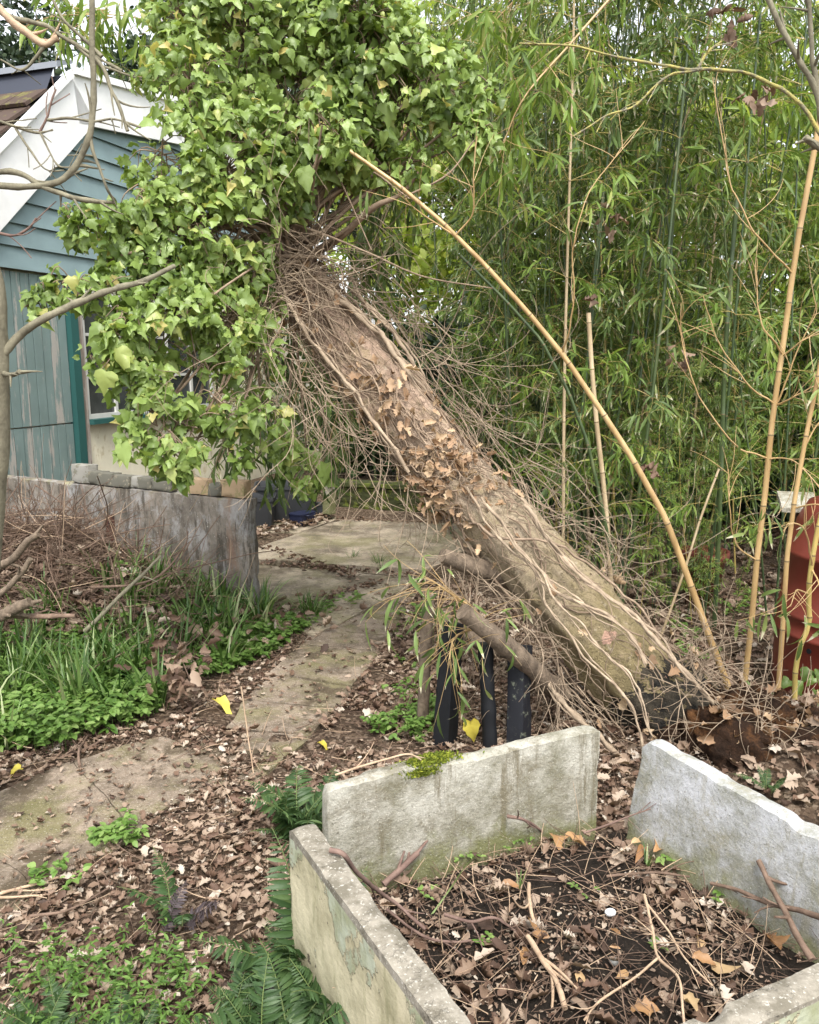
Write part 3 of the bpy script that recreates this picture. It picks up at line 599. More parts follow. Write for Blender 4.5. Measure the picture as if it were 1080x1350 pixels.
# soil
SP = np.array([(A0 + [.02, 0, 0])[:2], A1[:2] + [.10, .0], B0[:2] + [.03, 0], B1[:2], D1[:2] + [.1, -.1], D0[:2] + [0, -.1], C1[:2] + [.02, -.05], C0[:2] + [.04, -.0]])
def sh(x, y):
    p = np.stack([x, y, np.zeros_like(x)], -1); return .105 + fbm(p, 3, 3) * .05 + fbm(p, 14, 3) * .022 + .04 * np.exp(-((x - .45) ** 2 + (y - 1.9) ** 2) / .12)
mb = MB(); xs = np.linspace(-.4, 1.5, 150); ys = np.linspace(1.0, 2.6, 130); g = np.stack(np.meshgrid(xs, ys, indexing='ij'), -1)
gz = np.dstack([g, sh(g[..., 0], g[..., 1])[..., None]]).reshape(-1, 3); f = grid(150, 130); ok = inpoly(gz[:, :2], SP); f = f[ok[f].all(1)]
mb.add(gz, f); mb.build('planter_soil', G['soil'], kind='structure')
# moss on the back panel
def moss(center, dx, dy, n, parent, nm='moss_cushion', h=.02):
    pos = []; nrm = []
    for k in range(n):
        a, b = RNG.normal(0, .45), RNG.uniform(-1, 1); p = center + dx * a + dy * b; p[2] += h * max(0, 1 - a * a) * max(0, 1 - b * b) * RNG.uniform(.3, 1); pos.append(p)
    pos = np.array(pos); d = norm(rdir(n, .1, 1)); mb = MB(); sc_mix(mb, [OVAL[0]], pos, basis(d, rdir(n)), RNG.uniform(.005, .012, n), RNG.random(n)); mb.build(nm, G['moss'], parent)
md = norm(A1 - A0); mn = np.array([-md[1], md[0], 0])
moss(A0 + (A1 - A0) * .36 + mn * .028 + [0, 0, .002], md * .09, mn * .026, 1500, back)
moss(A0 + (A1 - A0) * .32 - mn * .002 + [0, 0, -.012], md * .06, np.array([0, 0, .012]), 500, back, 'moss_fringe', .0)
# ------------------------------------------------------------------ leaning tree
TP = [(965, 1010, 3.28), (905, 952, 3.36), (836, 893, 3.44), (752, 800, 3.56), (662, 702, 3.70), (618, 652, 3.78), (572, 600, 3.87), (495, 500, 4.02), (415, 400, 4.17), (385, 352, 4.26), (380, 310, 4.32), (390, 270, 4.38)]
TC = spline([Q(*p) for p in TP], 130); TR = np.interp(np.linspace(0, 1, 130), np.arange(12) / 11, [.24, .215, .192, .180, .150, .138, .136, .140, .125, .115, .10, .08])
def surf(t, ang, lift=.0):                # point on trunk surface
    i = np.clip(t * 129, 0, 128.99); k = i.astype(int); f = (i - k)[:, None]; c = TC[k] * (1 - f) + TC[k + 1] * f; r = np.interp(t, np.linspace(0, 1, 130), TR) + lift
    tg = norm(TC[np.minimum(k + 1, 129)] - TC[k]); side = norm(np.cross([0, 1, 0], tg)); u = norm(np.cross(side, tg))   # u roughly -y/+y ; side up
    return c + (u * np.cos(ang)[:, None] + side * np.sin(ang)[:, None]) * r[:, None], u * np.cos(ang)[:, None] + side * np.sin(ang)[:, None], tg
tree = thing('leaning_tree', 'thick bare leaning trunk with peeling bark, rising from rotten roots towards the shed', 'tree', tuple(TC[2] * [1, 1, 0]))
mb = MB(); tt = np.repeat(np.linspace(0, 1, 260), 56); aa = np.tile(np.linspace(0, 2 * math.pi, 56, endpoint=False), 260); v, nn, _ = surf(tt, aa)
fl = .014 * np.sin(aa * 3 + tt * 7) + .009 * np.sin(aa * 7 - tt * 9); ax_ = np.stack([aa * 2.2 + 3, tt * 6, 0 * tt], 1); v = v + nn * (fl + fbm(v, 4, 3) * .035 + fbm(v, 17, 3) * .014 + fbm(np.stack([np.cos(aa) * 5, np.sin(aa) * 5, tt * 7], 1), 1, 3) * .018)[:, None]
knot = Q(700, 790, 3.40); v = v + nn * (.05 * np.exp(-((v - knot) ** 2).sum(1) / .005) - .0)[:, None]
i = np.arange(259)[:, None] * 56; j = np.arange(56)[None]; k = (j + 1) % 56; mb.add(v, np.stack([i + j, i + k, i + 56 + k, i + 56 + j], -1).reshape(-1, 4), .5, tt); mb.build('trunk', G['trunk'], tree)
mb = MB()                                 # rotten root plate
def blob(mb, c, rad, amp, ns, nu=110, nv=70, r=.5):
    th = np.repeat(np.linspace(0, 2 * math.pi, nu, endpoint=False), nv); ph = np.tile(np.linspace(0.001, math.pi - .001, nv), nu); d = np.stack([np.cos(th) * np.sin(ph), np.sin(th) * np.sin(ph), np.cos(ph)], 1)
    v = c + d * rad; v = v + d * (fbm(v, ns, 4) * amp + np.abs(fbm(v, ns * 4, 3)) * amp * .45)[:, None]; i = np.arange(nu)[:, None] * nv; i2 = (np.arange(nu)[:, None] + 1) % nu * nv; j = np.arange(nv - 1)[None]
    mb.add(v, np.stack([i + j, i + j + 1, i2 + j + 1, i2 + j], -1).reshape(-1, 4), r)
blob(mb, Q(985, 1000, 3.15), np.array([.30, .28, .23]), .16, 7); blob(mb, Q(1045, 1010, 3.1), np.array([.26, .24, .17]), .14, 8); blob(mb, Q(935, 985, 3.2), np.array([.2, .2, .2]), .14, 10)
for k in range(26): q = Q(RNG.uniform(930, 1070), RNG.uniform(925, 1000), RNG.uniform(3.0, 3.3)); d = norm([RNG.normal(0, 1), RNG.normal(-.3, .6), RNG.normal(.1, .6)]); L_ = RNG.uniform(.03, .09); tube(mb, np.array([q, q + d * L_]), [RNG.uniform(.01, .035), .004], 6, noise=.02, ns=30)
mb.build('root_plate', G['rot'], tree)
for lab, pts, r0, r1 in (('cut branch stub low on the trunk', [Q(740, 915, 3.4), Q(700, 880, 3.25), Q(655, 842, 3.14), Q(610, 806, 3.08)], .047, .034), ('short stub high under the trunk', [Q(690, 770, 3.7), Q(640, 752, 3.6), Q(583, 732, 3.5)], .05, .032)):
    mb = MB(); tube(mb, spline(pts, 30), np.linspace(r0, r1, 30) * 1.0, 20, noise=.012, ns=10); mb.build('branch_stub', G['stakebark'], tree, label=lab)
for pts, r in (([(395, 290, 4.3), (440, 255, 4.2), (500, 215, 4.1), (535, 190, 4.1)], .03), ([(385, 310, 4.3), (350, 250, 4.2), (300, 170, 4.1), (270, 90, 4.0)], .04), ([(390, 300, 4.3), (420, 230, 4.3), (400, 120, 4.3), (380, 0, 4.3)], .04),
               ([(385, 330, 4.25), (320, 340, 4.1), (250, 330, 3.9), (180, 340, 3.7)], .025), ([(400, 340, 4.3), (440, 320, 4.15), (490, 275, 4.0), (530, 255, 3.95), (560, 215, 3.9)], .022), ([(385, 345, 4.2), (340, 400, 4.05), (280, 450, 3.9), (230, 520, 3.7)], .02)):
    mb = MB(); tube(mb, spline([Q(*p) for p in pts], 24), np.linspace(r, r * .3, 24), 8, noise=.006); mb.build('limb', G['vine'], tree)
# ------------------------------------------------------------------ ivy
ivy = thing('ivy', 'dense pale green ivy hanging in a great mass over the leaning trunk top', 'ivy', tuple(TC[2] * [1, 1, 0] + [0, .01, 0]))
BL = [(330, 60, 105, 4.2), (250, 115, 66, 4.0), (430, 100, 105, 4.3), (530, 150, 75, 4.3), (612, 172, 38, 4.1), (600, 130, 42, 4.3), (212, 200, 55, 3.9), (290, 230, 95, 4.0), (385, 160, 95, 4.2), (245, 300, 80, 3.9), (175, 290, 50, 3.8), (120, 300, 34, 3.6),
      (100, 290, 22, 3.6), (300, 330, 65, 4.0), (180, 345, 45, 3.75), (95, 375, 34, 3.5), (55, 400, 22, 3.45), (140, 380, 40, 3.6), (135, 480, 38, 3.5), (180, 490, 55, 3.6), (225, 425, 68, 3.7), (290, 420, 55, 3.85), (180, 580, 26, 3.5), (228, 590, 40, 3.5),
      (235, 625, 17, 3.5), (285, 530, 50, 3.7), (325, 480, 45, 3.9), (405, 628, 26, 4.4), (480, 200, 45, 4.2), (330, -50, 100, 4.2), (460, 20, 70, 4.3), (240, 20, 50, 4.1), (330, 400, 42, 4.05), (300, 600, 28, 3.7), (160, 440, 30, 3.5), (265, 480, 55, 3.7),
      (178, 245, 34, 3.8), (190, 275, 40, 3.75), (215, 350, 45, 3.75), (250, 375, 40, 3.8), (190, 430, 45, 3.6), (255, 560, 40, 3.6), (370, 240, 50, 4.1), (455, 180, 60, 4.15), (210, 545, 45, 3.55), (375, 590, 24, 4.3), (345, 550, 36, 3.9), (520, 60, 50, 4.4), (500, 90, 70, 4.15), (575, 105, 52, 4.1), (625, 185, 30, 4.05), (545, 215, 26, 4.1), (640, 130, 26, 4.1), (480, 30, 60, 4.1), (425, 165, 30, 3.75), (455, 178, 18, 3.75), (245, 215, 50, 3.85), (215, 265, 45, 3.8)]
mb = MB(); mst = MB(); allp = []
for (u, v_, r, y) in BL:
    y -= .15; c = Q(u, v_, y); rw = r / F * y * 1.04; n = int(1.02 * (r ** 2) / 8.3 + 14); d = rdir(n); rad = rw * RNG.uniform(.35, 1.0, n) ** .5 * (1 + .22 * (vnoise(d * 1.0 + u, 2.5) - .5)); keep = d[:, 1] < .45
    d = d[keep]; rad = rad[keep]; p = c + d * rad[:, None] * [1, .8, 1]; dens = vnoise(p, 6.0); kk = dens > .31; p = p[kk]; d = d[kk]; k = len(p)
    tipd = norm(np.stack([RNG.normal(0, .6, k), RNG.normal(-.3, .45, k), RNG.uniform(-1.3, .1, k)], 1) + d * .3); nr = norm(d * .6 + np.array([0, -.45, .45]) + RNG.normal(0, .62, (k, 3)))
    rr = np.clip(RNG.normal(.46, .22, k) + .5 * (vnoise(p, 4) - .5), 0, .92); rr = np.where(RNG.random(k) < .03, RNG.uniform(.93, 1, k), rr)
    sc_mix(mb, IVY, p, basis(tipd, nr), RNG.uniform(.022, .064, k) * (1 + .25 * (RNG.random(k) < .1)), rr); allp.append((c, p))
    for q in p[:: 9]:
        m_ = c * .5 + q * .5 + RNG.normal(0, .02, 3) + [0, 0, .03]; tube(mst, spline([c + RNG.normal(0, .02, 3), m_, q], 7), np.linspace(.0035, .0015, 7), 4, RNG.random(), cap=False)
# bigger pale leaves traced
for u, v_, y, s, rr in ((155, 475, 3.25, .095, .9), (140, 505, 3.2, .09, .88), (160, 600, 3.2, .085, .8), (430, 110, 3.9, .1, .8), (575, 225, 3.8, .06, .9), (560, 250, 3.7, .05, .8), (512, 150, 3.9, .1, .7), (390, 600, 4.2, .11, .5), (372, 618, 4.2, .12, .45), (410, 608, 4.2, .11, .5), (430, 625, 4.2, .11, .6), (405, 150, 3.9, .1, .8), (400, 235, 3.8, .1, .6)):
    scatter(mb, IVY[int(u) % 6], [Q(u, v_ - s * F / y * .5, y)], basis(np.array([[RNG.normal(0, .3), -.3, -1]]), np.array([[RNG.normal(0, .25), -1, .3]])), np.array([s]), np.array([rr]))
mb.build('foliage', G['ivy'], ivy)
top = Q(385, 340, 4.15)
for (u, v_, r, y) in BL:                  # stems out of the knot to each cushion
    c = Q(u, v_, y); m1 = top * .65 + c * .35 + RNG.normal(0, .06, 3) + [0, -.05, .06]; m2 = top * .3 + c * .7 + RNG.normal(0, .05, 3) + [0, -.08, .03]
    tube(mst, spline([top + RNG.normal(0, .05, 3), m1, m2, c], 22), np.linspace(.011, .004, 22), 6, RNG.random(), noise=.002)
TRACE = [([(345, 345, 3.8), (300, 375, 3.6), (250, 410, 3.5), (200, 425, 3.45), (160, 410, 3.4)], .006), ([(340, 470, 3.8), (320, 530, 3.7), (280, 570, 3.6), (235, 580, 3.5)], .006), ([(350, 330, 3.9), (300, 350, 3.7), (230, 380, 3.6)], .005),
         ([(372, 290, 4.0), (430, 310, 3.95), (490, 335, 3.9), (560, 365, 3.85), (650, 380, 3.8)], .006), ([(340, 410, 3.9), (300, 380, 3.8), (260, 395, 3.7), (200, 388, 3.6)], .004), ([(420, 180, 4.0), (450, 240, 3.95), (490, 330, 3.9)], .005), ([(440, 90, 4.1), (450, 190, 4.0), (505, 235, 3.95), (540, 262, 3.9)], .006), ([(533, 260, 3.85), (590, 230, 3.8), (625, 185, 3.8)], .005)]
for pts, r in TRACE: tube(mst, spline([Q(*p) for p in pts], 24), np.linspace(r, r * .5, 24), 6, .2, noise=.002)
mst.build('live_stems', G['vine'], ivy)
mb = MB()                                 # dead stems: stuck along the trunk, and loose sprays
def wander(p, d, n, step, jit, g=0.0, keep=.85):
    out = [p]; dd = norm(d)
    w = RNG.normal(0, 1, 3)
    for k in range(n):
        w = w * keep + RNG.normal(0, 1, 3) * (1 - keep) * 2.2; dd = norm(dd + w * jit + np.array([0, 0, -g])); out.append(out[-1] + dd * step)
    return np.array(out)
for k in range(135):                      # along the trunk surface
    t0 = RNG.uniform(.58, .99) if k % 5 else RNG.uniform(.12, .6); L = RNG.uniform(.1, .34); n = 26; t = np.clip(np.linspace(t0, t0 - L, n), .03, 1)
    a0 = RNG.choice([RNG.normal(0, .55), RNG.uniform(1.1, 2.2), -RNG.uniform(.9, 1.7)], p=[.45, .32, .23]) if t0 > .0 else 0
    w = np.cumsum(RNG.normal(0, .13, n)) + .14 * np.sin(np.linspace(0, RNG.uniform(3, 11), n) + RNG.uniform(0, 6)); lf = RNG.uniform(.004, .02) + np.abs(np.cumsum(RNG.normal(0, .004, n))) * (1 if k % 3 else 2.2)
    p, _, _ = surf(t, a0 + w, lf); rr = RNG.choice([.002, .003, .0045, .007], p=[.4, .33, .2, .07]); tube(mb, p, np.linspace(rr, rr * .7, n), 5, RNG.random(), cap=False)
mcl = MB()
for pts, r in (([(690, 665, 3.45), (745, 740, 3.38), (800, 790, 3.3), (850, 830, 3.22), (900, 880, 3.15), (940, 925, 3.1)], .010), ([(640, 660, 3.5), (700, 740, 3.4), (760, 790, 3.32), (830, 835, 3.2), (850, 870, 3.15)], .008), ([(615, 640, 3.6), (660, 710, 3.48), (700, 745, 3.4), (720, 790, 3.35), (770, 860, 3.2), (830, 930, 3.1), (850, 985, 3.05)], .006),
               ([(700, 735, 3.4), (745, 800, 3.3), (790, 850, 3.2), (835, 900, 3.12), (862, 965, 3.05)], .006), ([(700, 870, 3.35), (740, 920, 3.25), (790, 970, 3.15), (830, 1010, 3.1)], .013), ([(350, 350, 4.0), (400, 430, 3.9), (470, 520, 3.8), (540, 620, 3.7)], .01), ([(430, 380, 4.05), (500, 440, 3.95), (560, 520, 3.9)], .014), ([(465, 385, 4.2), (530, 455, 4.1), (570, 530, 4.05)], .012)):
    for q in range(3 if r > .007 else 2):
        w = spline([Q(*p) for p in pts], 60); w = w + vecnoise(w + q * 5, 6) * .035 + vecnoise(w + q * 9, 22) * .008 + RNG.normal(0, .012, 3) * (q > 0); tube(mcl, w, r * (.85, .5, .35)[q] * (1 + .2 * np.sin(np.arange(60) * .7)), 7, .2 + .3 * q, noise=.003, ns=30)
mb.build('dead_stems', G['vine'], ivy, kind='stuff'); mcl.build('climbing_stems', G['strawvine'], ivy, kind='stuff')
mb = MB()
def spray(n, src, dirs, ln, r0=.0021, g=.015, jit=.17, sub=3):
    for k in range(n):
        s = src[RNG.integers(len(src))]; p = Q(*s) + RNG.normal(0, .05, 3); d = np.array(dirs[RNG.integers(len(dirs))]) + RNG.normal(0, .22, 3); m = int(RNG.uniform(.5, 1) * ln / .035); w = wander(p, d, m, .035, jit, g)
        tube(mb, w, np.linspace(r0 * RNG.uniform(.7, 1.5), r0 * .5, len(w)), 4, RNG.random(), cap=False)
        for q in range(sub):
            i = RNG.integers(2, len(w) - 1); d2 = norm(w[i] - w[i - 1]) + RNG.normal(0, .5, 3); w2 = wander(w[i], d2, RNG.integers(4, 14), .028, jit * 1.3, g); tube(mb, w2, np.linspace(r0 * .7, r0 * .35, len(w2)), 3, RNG.random(), cap=False)
dl = [(.45, -.1, -.75), (.75, -.15, -.65), (.15, -.1, -.9), (.6, 0, -.5)]
spray(62, [(345, 380, 3.9), (360, 420, 3.9), (330, 400, 3.85), (380, 470, 3.85), (400, 520, 3.85), (370, 350, 4.0)], dl, .95)
spray(36, [(430, 520, 3.8), (480, 600, 3.75), (460, 560, 3.8), (540, 650, 3.7)], [(.5, -.1, -.6), (.2, -.1, -.8), (.8, 0, -.5)], .55)
spray(90, [(450, 350, 4.3), (500, 400, 4.25), (560, 470, 4.2), (620, 540, 4.1), (680, 620, 4.0), (760, 700, 3.8)], [(.9, .1, -.45), (.8, .2, -.7), (.9, .2, -.2), (.7, 0, -.75)], 1.1)
spray(40, [(600, 580, 4.05), (700, 680, 3.8), (780, 760, 3.6), (840, 820, 3.5)], [(.75, .1, -.7), (.6, 0, -.8), (.8, -.1, -.4), (.4, 0, .4)], .6)
spray(85, [(350, 330, 4.1), (380, 310, 4.1), (420, 330, 4.1), (400, 360, 4.0), (370, 370, 3.95), (440, 370, 4.1)], [(1, -.2, .2), (-1, -.3, .1), (.2, -.4, .9), (.3, -.2, -.9), (-.8, -.3, -.3)], .4, .003, .01, .22)
spray(70, [(640, 790, 3.4), (690, 850, 3.35), (720, 890, 3.3), (600, 740, 3.5), (740, 930, 3.25)], [(.3, -.1, -.9), (-.3, -.1, -.6), (.7, 0, -.6), (0, 0, 1)], .35, .002, .05, .2)
spray(40, [(940, 940, 3.1), (1000, 960, 3.0), (900, 900, 3.2)], [(.3, -.2, .7), (-.4, -.2, .6), (.6, -.2, .2), (0, -.3, -.6)], .35, .0025, .03, .18)
mb.build('loose_dead_stems', G['strawvine'], ivy, kind='stuff')
mb = MB()                                 # dead leaves caught on the trunk
t = np.concatenate([RNG.normal(.50, .04, 150), RNG.normal(.60, .04, 80), RNG.normal(.74, .05, 60), RNG.uniform(.1, .9, 90)]); ang = np.concatenate([RNG.normal(.0, .75, 150), RNG.normal(-.1, .7, 80), RNG.normal(-.6, .5, 60), RNG.normal(.3, .9, 90)])
p, nn, tg = surf(np.clip(t, .02, .98), ang, .02); p += nn * RNG.uniform(0, .04, len(p))[:, None]; d = norm(RNG.normal(0, 1, p.shape) + [0, 0, -.6]); sc_mix(mb, DEAD, p, basis(d, norm(nn + RNG.normal(0, .5, p.shape))), RNG.uniform(.025, .075, len(p)), np.clip(RNG.normal(.6, .2, len(p)), 0, 1)); q_ = np.array([Q(RNG.uniform(940, 1090), RNG.uniform(905, 975), RNG.uniform(2.95, 3.3)) for k in range(110)]); q_[:, 2] = np.minimum(q_[:, 2], .22 + RNG.uniform(-.1, .03, 110)); sc_mix(mb, DEAD, q_, basis(rdir(110, -.3, .3), norm(RNG.normal(0, .5, (110, 3)) + [0, -.3, 1])), RNG.uniform(.04, .09, 110), RNG.uniform(.1, .8, 110)); mb.build('caught_dead_leaves', G['caught'], ivy, kind='stuff')
# ------------------------------------------------------------------ green bamboo
def make_culm(mbc, pts, r0, r1, node=.24, sides=8):
    n = len(pts); seg = np.linalg.norm(np.diff(pts, axis=0), axis=1); s = np.concatenate([[0], np.cumsum(seg)]); L = s[-1]; P2 = []; R2 = []; C2 = []; nodes = []
    x = 0.0; k = 0
    st = []
    while x < L: st.append(x); x += node * RNG.uniform(.85, 1.15)
    st = np.array(st)
    smp = []; rad = []; flg = []
    for a in st:
        for o, m, c in ((-.008, 1.0, .2), (-.003, 1.10, 1), (.003, 1.06, .9), (.008, .98, .5), (.05, 1.0, .2)):
            if 0 <= a + o <= L: smp.append(a + o); rad.append(m); flg.append(c)
    smp = np.array(smp); o = np.argsort(smp); smp = smp[o]; rad = np.array(rad)[o] * np.interp(smp, [0, L], [r0, r1]); flg = np.array(flg)[o]
    c = np.stack([np.interp(smp, s, pts[:, i]) for i in range(3)], 1); i0 = mbc.n; m0 = len(mbc.r); tube(mbc, c, rad, sides); mbc.r[m0] = np.repeat(flg, sides)
    return [np.array([np.interp(a, s, pts[:, i]) for i in range(3)]) for a in st], st / L
def bam_leaves(ml, mt, nodes, frac, lo=.15, nb=2, ln=(.25, .6), per=9, size=(.08, .14), rbase=.45):
    pos = []; D = []
    for nd, f in zip(nodes, frac):
        if f < lo or RNG.random() > min(.25 + f, .48 if f > .5 else 1): continue
        for b in range(nb):
            d = norm(np.array([*RNG.normal(0, 1, 2), RNG.uniform(.1, 1.0)])); L = RNG.uniform(*ln); w = wander(nd, d, 8, L / 8, .10, .07); tube(mt, w, np.linspace(.0022, .0009, 9), 3, RNG.random(), cap=False)
            for q in range(per):
                i = RNG.integers(3, 9); pos.append(w[i] + RNG.normal(0, .012, 3)); D.append(norm(norm(w[i] - w[i - 1]) * .7 + RNG.normal(0, .5, 3) + [0, 0, -.55]))
            for q in range(2):
                d2 = norm(w[5] - w[4]) + RNG.normal(0, .6, 3); w2 = wander(w[5], d2, 4, L / 11, .1, .08); tube(mt, w2, np.linspace(.0014, .0008, 5), 3, RNG.random(), cap=False)
                for z in range(per // 2): pos.append(w2[RNG.integers(2, 5)] + RNG.normal(0, .008, 3)); D.append(norm(norm(w2[-1] - w2[-2]) * .7 + RNG.normal(0, .5, 3) + [0, 0, -.55]))
    if not pos: return
    pos, D = np.array(pos), np.array(D); k = len(pos); sc_mix(ml, BAM, pos, basis(D, norm(RNG.normal(0, .5, (k, 3)) + [0, 0, .8])), RNG.uniform(*size, k), np.clip(RNG.normal(rbase, .22, k), 0, 1))
def bamboo_proto(k, H, lean, leafmat, culmmat):
    mc, mt, ml = MB(), MB(), MB(); z = np.linspace(0, H, 12); a = RNG.uniform(0, 6.28); pts = np.stack([np.cos(a) * lean * (z / H) ** 2.2 + .04 * np.sin(z * 1.3 + k), np.sin(a) * lean * (z / H) ** 2.2 + .04 * np.cos(z * 1.1 + k), z], 1)
    nd, fr = make_culm(mc, pts, RNG.uniform(.0065, .012), .003, sides=7); bam_leaves(ml, mt, nd, fr, .10, 3, (.22, .6), 12, size=(.06, .125))
    o = Z0; base = np.zeros(3); return mc.mesh('culm', culmmat, base), mt.mesh('side_branches', G['culmolive'], base), ml.mesh('foliage', leafmat, base)
Z0 = np.zeros(3)
PRO = [bamboo_proto(k, RNG.uniform(4.4, 5.6), RNG.uniform(.1, .9), G['bamboo_leaf'] if k % 2 else G['bamboo_light'], (G['culmgreen'], G['culmgreen'], G['culmdark'], G['culmpale'], G['culmgreen'], G['culmdark'], G['culmolive'])[k % 7]) for k in range(14)]
def put_bamboo(x, y, pr, label, group, rz=None, sc=1.0, tilt=(0, 0)):
    t = thing('bamboo', label, 'bamboo', (x, y, float(gh(x, y)) - .02), group); t.rotation_euler = (tilt[0], tilt[1], RNG.uniform(0, 6.28) if rz is None else rz); t.scale = (sc, sc, sc)
    for me in pr:
        o = bpy.data.objects.new(me.name.split('.')[0], me); COL.objects.link(o); o.parent = t
        if o.name.startswith('side'): o['kind'] = 'stuff'
    return t
cnt = 0; spots = []
while len(spots) < 125:
    u = RNG.uniform(-60, 1300); y = RNG.uniform(4.6, 7.6); x = (u - 540) / F * y * 1.0
    # keep off terrace and shed
    if u < 700 and y < 7.6 - (u - 560) / 140 * 2.2: continue
    if u < 560: continue
    if u > 900 and RNG.random() < .25: continue
    if 915 < u < 1300 and y < 5.6 and RNG.random() < .75: continue
    if u > 980 and y > 5.6 and RNG.random() < .5: continue
    if any((x - a) ** 2 + (y - b) ** 2 < .012 for a, b in spots): continue
    spots.append((x, y))
for x, y in spots:
    near = y < 5.6; pr = PRO[RNG.integers(len(PRO))]
    put_bamboo(x, y, pr, 'slender bamboo stem with drooping narrow leaves in the thicket behind the leaning trunk', 'slender bamboo stems of the thicket', sc=RNG.uniform(.85, 1.15), tilt=(RNG.normal(0, .05), RNG.normal(-.02, .06)))
for k in range(16):
    y = RNG.uniform(4.5, 5.1); x = (RNG.uniform(800, 985) - 540) / F * y
    put_bamboo(x, y, PRO[RNG.integers(len(PRO))], 'short leafy bamboo shoot at the foot of the thicket', 'short leafy bamboo shoots', sc=RNG.uniform(.24, .36), tilt=(RNG.normal(0, .12), RNG.normal(0, .12)))
for u, y in ((300, 9.2), (380, 8.9), (440, 9.4), (500, 9.0), (340, 9.9), (560, 9.3), (250, 10.6), (470, 10.0), (530, 10.3), (600, 9.8), (200, 11.2), (410, 10.4)):   # behind the terrace, arching over the shed
    put_bamboo((u - 540) / F * y + .2, y + .2, PRO[RNG.integers(len(PRO))], 'tall bamboo stem behind the mossy wall at the far end of the terrace', 'tall bamboo stems beyond the terrace', sc=RNG.uniform(1.0, 1.3), tilt=(RNG.uniform(.02, .10), RNG.uniform(-.12, .05)))
# hanging bamboo sprays top left and mid left
def hang(label, pts, n, size, name='bamboo_spray', per=8, rb=.6, mat='bamboo_light'):
    t = thing(name, label, 'bamboo', tuple(Q(*pts[0]))); mt, ml = MB(), MB(); c = spline([Q(*p) for p in pts], n); tube(mt, c, np.linspace(.007, .002, n), 6, .3)
    pos, D = [], []
    for k in range(2, n):
        for b in range(3):
            d = norm(c[k] - c[k - 1]) * .6 + RNG.normal(0, .5, 3) + [0, 0, -.1]; w = wander(c[k], d, 6, RNG.uniform(.03, .06), .1, .1); tube(mt, w, np.linspace(.0018, .0008, 7), 3, RNG.random(), cap=False)
            for q in range(per): pos.append(w[RNG.integers(2, 7)]); D.append(norm(norm(w[-1] - w[-2]) * .5 + RNG.normal(0, .45, 3) + [0, 0, -.8]))
    pos, D = np.array(pos), np.array(D); k = len(pos); sc_mix(ml, BAM, pos, basis(D, norm(RNG.normal(0, .5, (k, 3)) + [0, -.6, .5])), RNG.uniform(*size, k), np.clip(RNG.normal(rb, .2, k), 0, 1)); mt.build('stems', G['culmyellow'], t); ml.build('foliage', G[mat], t)
hang('bamboo spray arching over the shed roof at upper left', [(560, -60, 5.2), (430, 5, 5.0), (330, 20, 4.9), (250, 35, 4.8), (160, 20, 4.7), (90, 20, 4.6)], 22, (.10, .17))
hang('bamboo spray hanging above the ivy just right of the white gable board', [(420, 20, 5.0), (340, 20, 4.9), (280, 35, 4.8), (235, 60, 4.8)], 14, (.10, .17))
hang('bamboo spray overhanging the upper right of the ivy', [(860, -140, 4.3), (770, -70, 4.2), (700, -20, 4.2), (650, 30, 4.2)], 12, (.08, .14), rb=.6)
hang('bamboo spray in front of the thicket beside the right tip of the ivy', [(820, -20, 4.2), (750, 60, 4.1), (690, 130, 4.0), (660, 200, 4.0)], 14, (.08, .14), rb=.5)
hang('leafy bamboo spray hanging down over the cream shed wall', [(450, 380, 5.4), (420, 440, 5.3), (390, 520, 5.2), (365, 600, 5.2)], 16, (.10, .18), rb=.3, mat='bamboo_leaf')
hang('leafy bamboo spray hanging above the black tubs', [(500, 420, 5.6), (470, 480, 5.5), (440, 560, 5.4), (430, 610, 5.4)], 16, (.10, .17), rb=.4, mat='bamboo_leaf')
hang('dark bamboo spray in the gap under the ivy', [(400, 400, 5.0), (360, 450, 5.0), (330, 520, 5.0), (310, 570, 5.0)], 14, (.10, .17), rb=.2, mat='bamboo_leaf')
hang('leafy bamboo spray just behind the trunk top', [(560, 100, 4.9), (520, 200, 4.8), (500, 280, 4.8), (480, 350, 4.8)], 18, (.10, .17), rb=.4, mat='bamboo_leaf')
hang('bamboo sprig draped over the branch stub by the wooden stake', [(650, 830, 3.3), (620, 800, 3.25), (590, 780, 3.2), (570, 765, 3.15)], 12, (.07, .13), per=2, rb=.45, mat='bamboo_leaf')
hang('bamboo sprig hanging in front of the black square post', [(660, 850, 3.22), (630, 830, 3.18), (600, 840, 3.12), (592, 870, 3.08)], 9, (.07, .13), per=2, rb=.45, mat='bamboo_leaf')
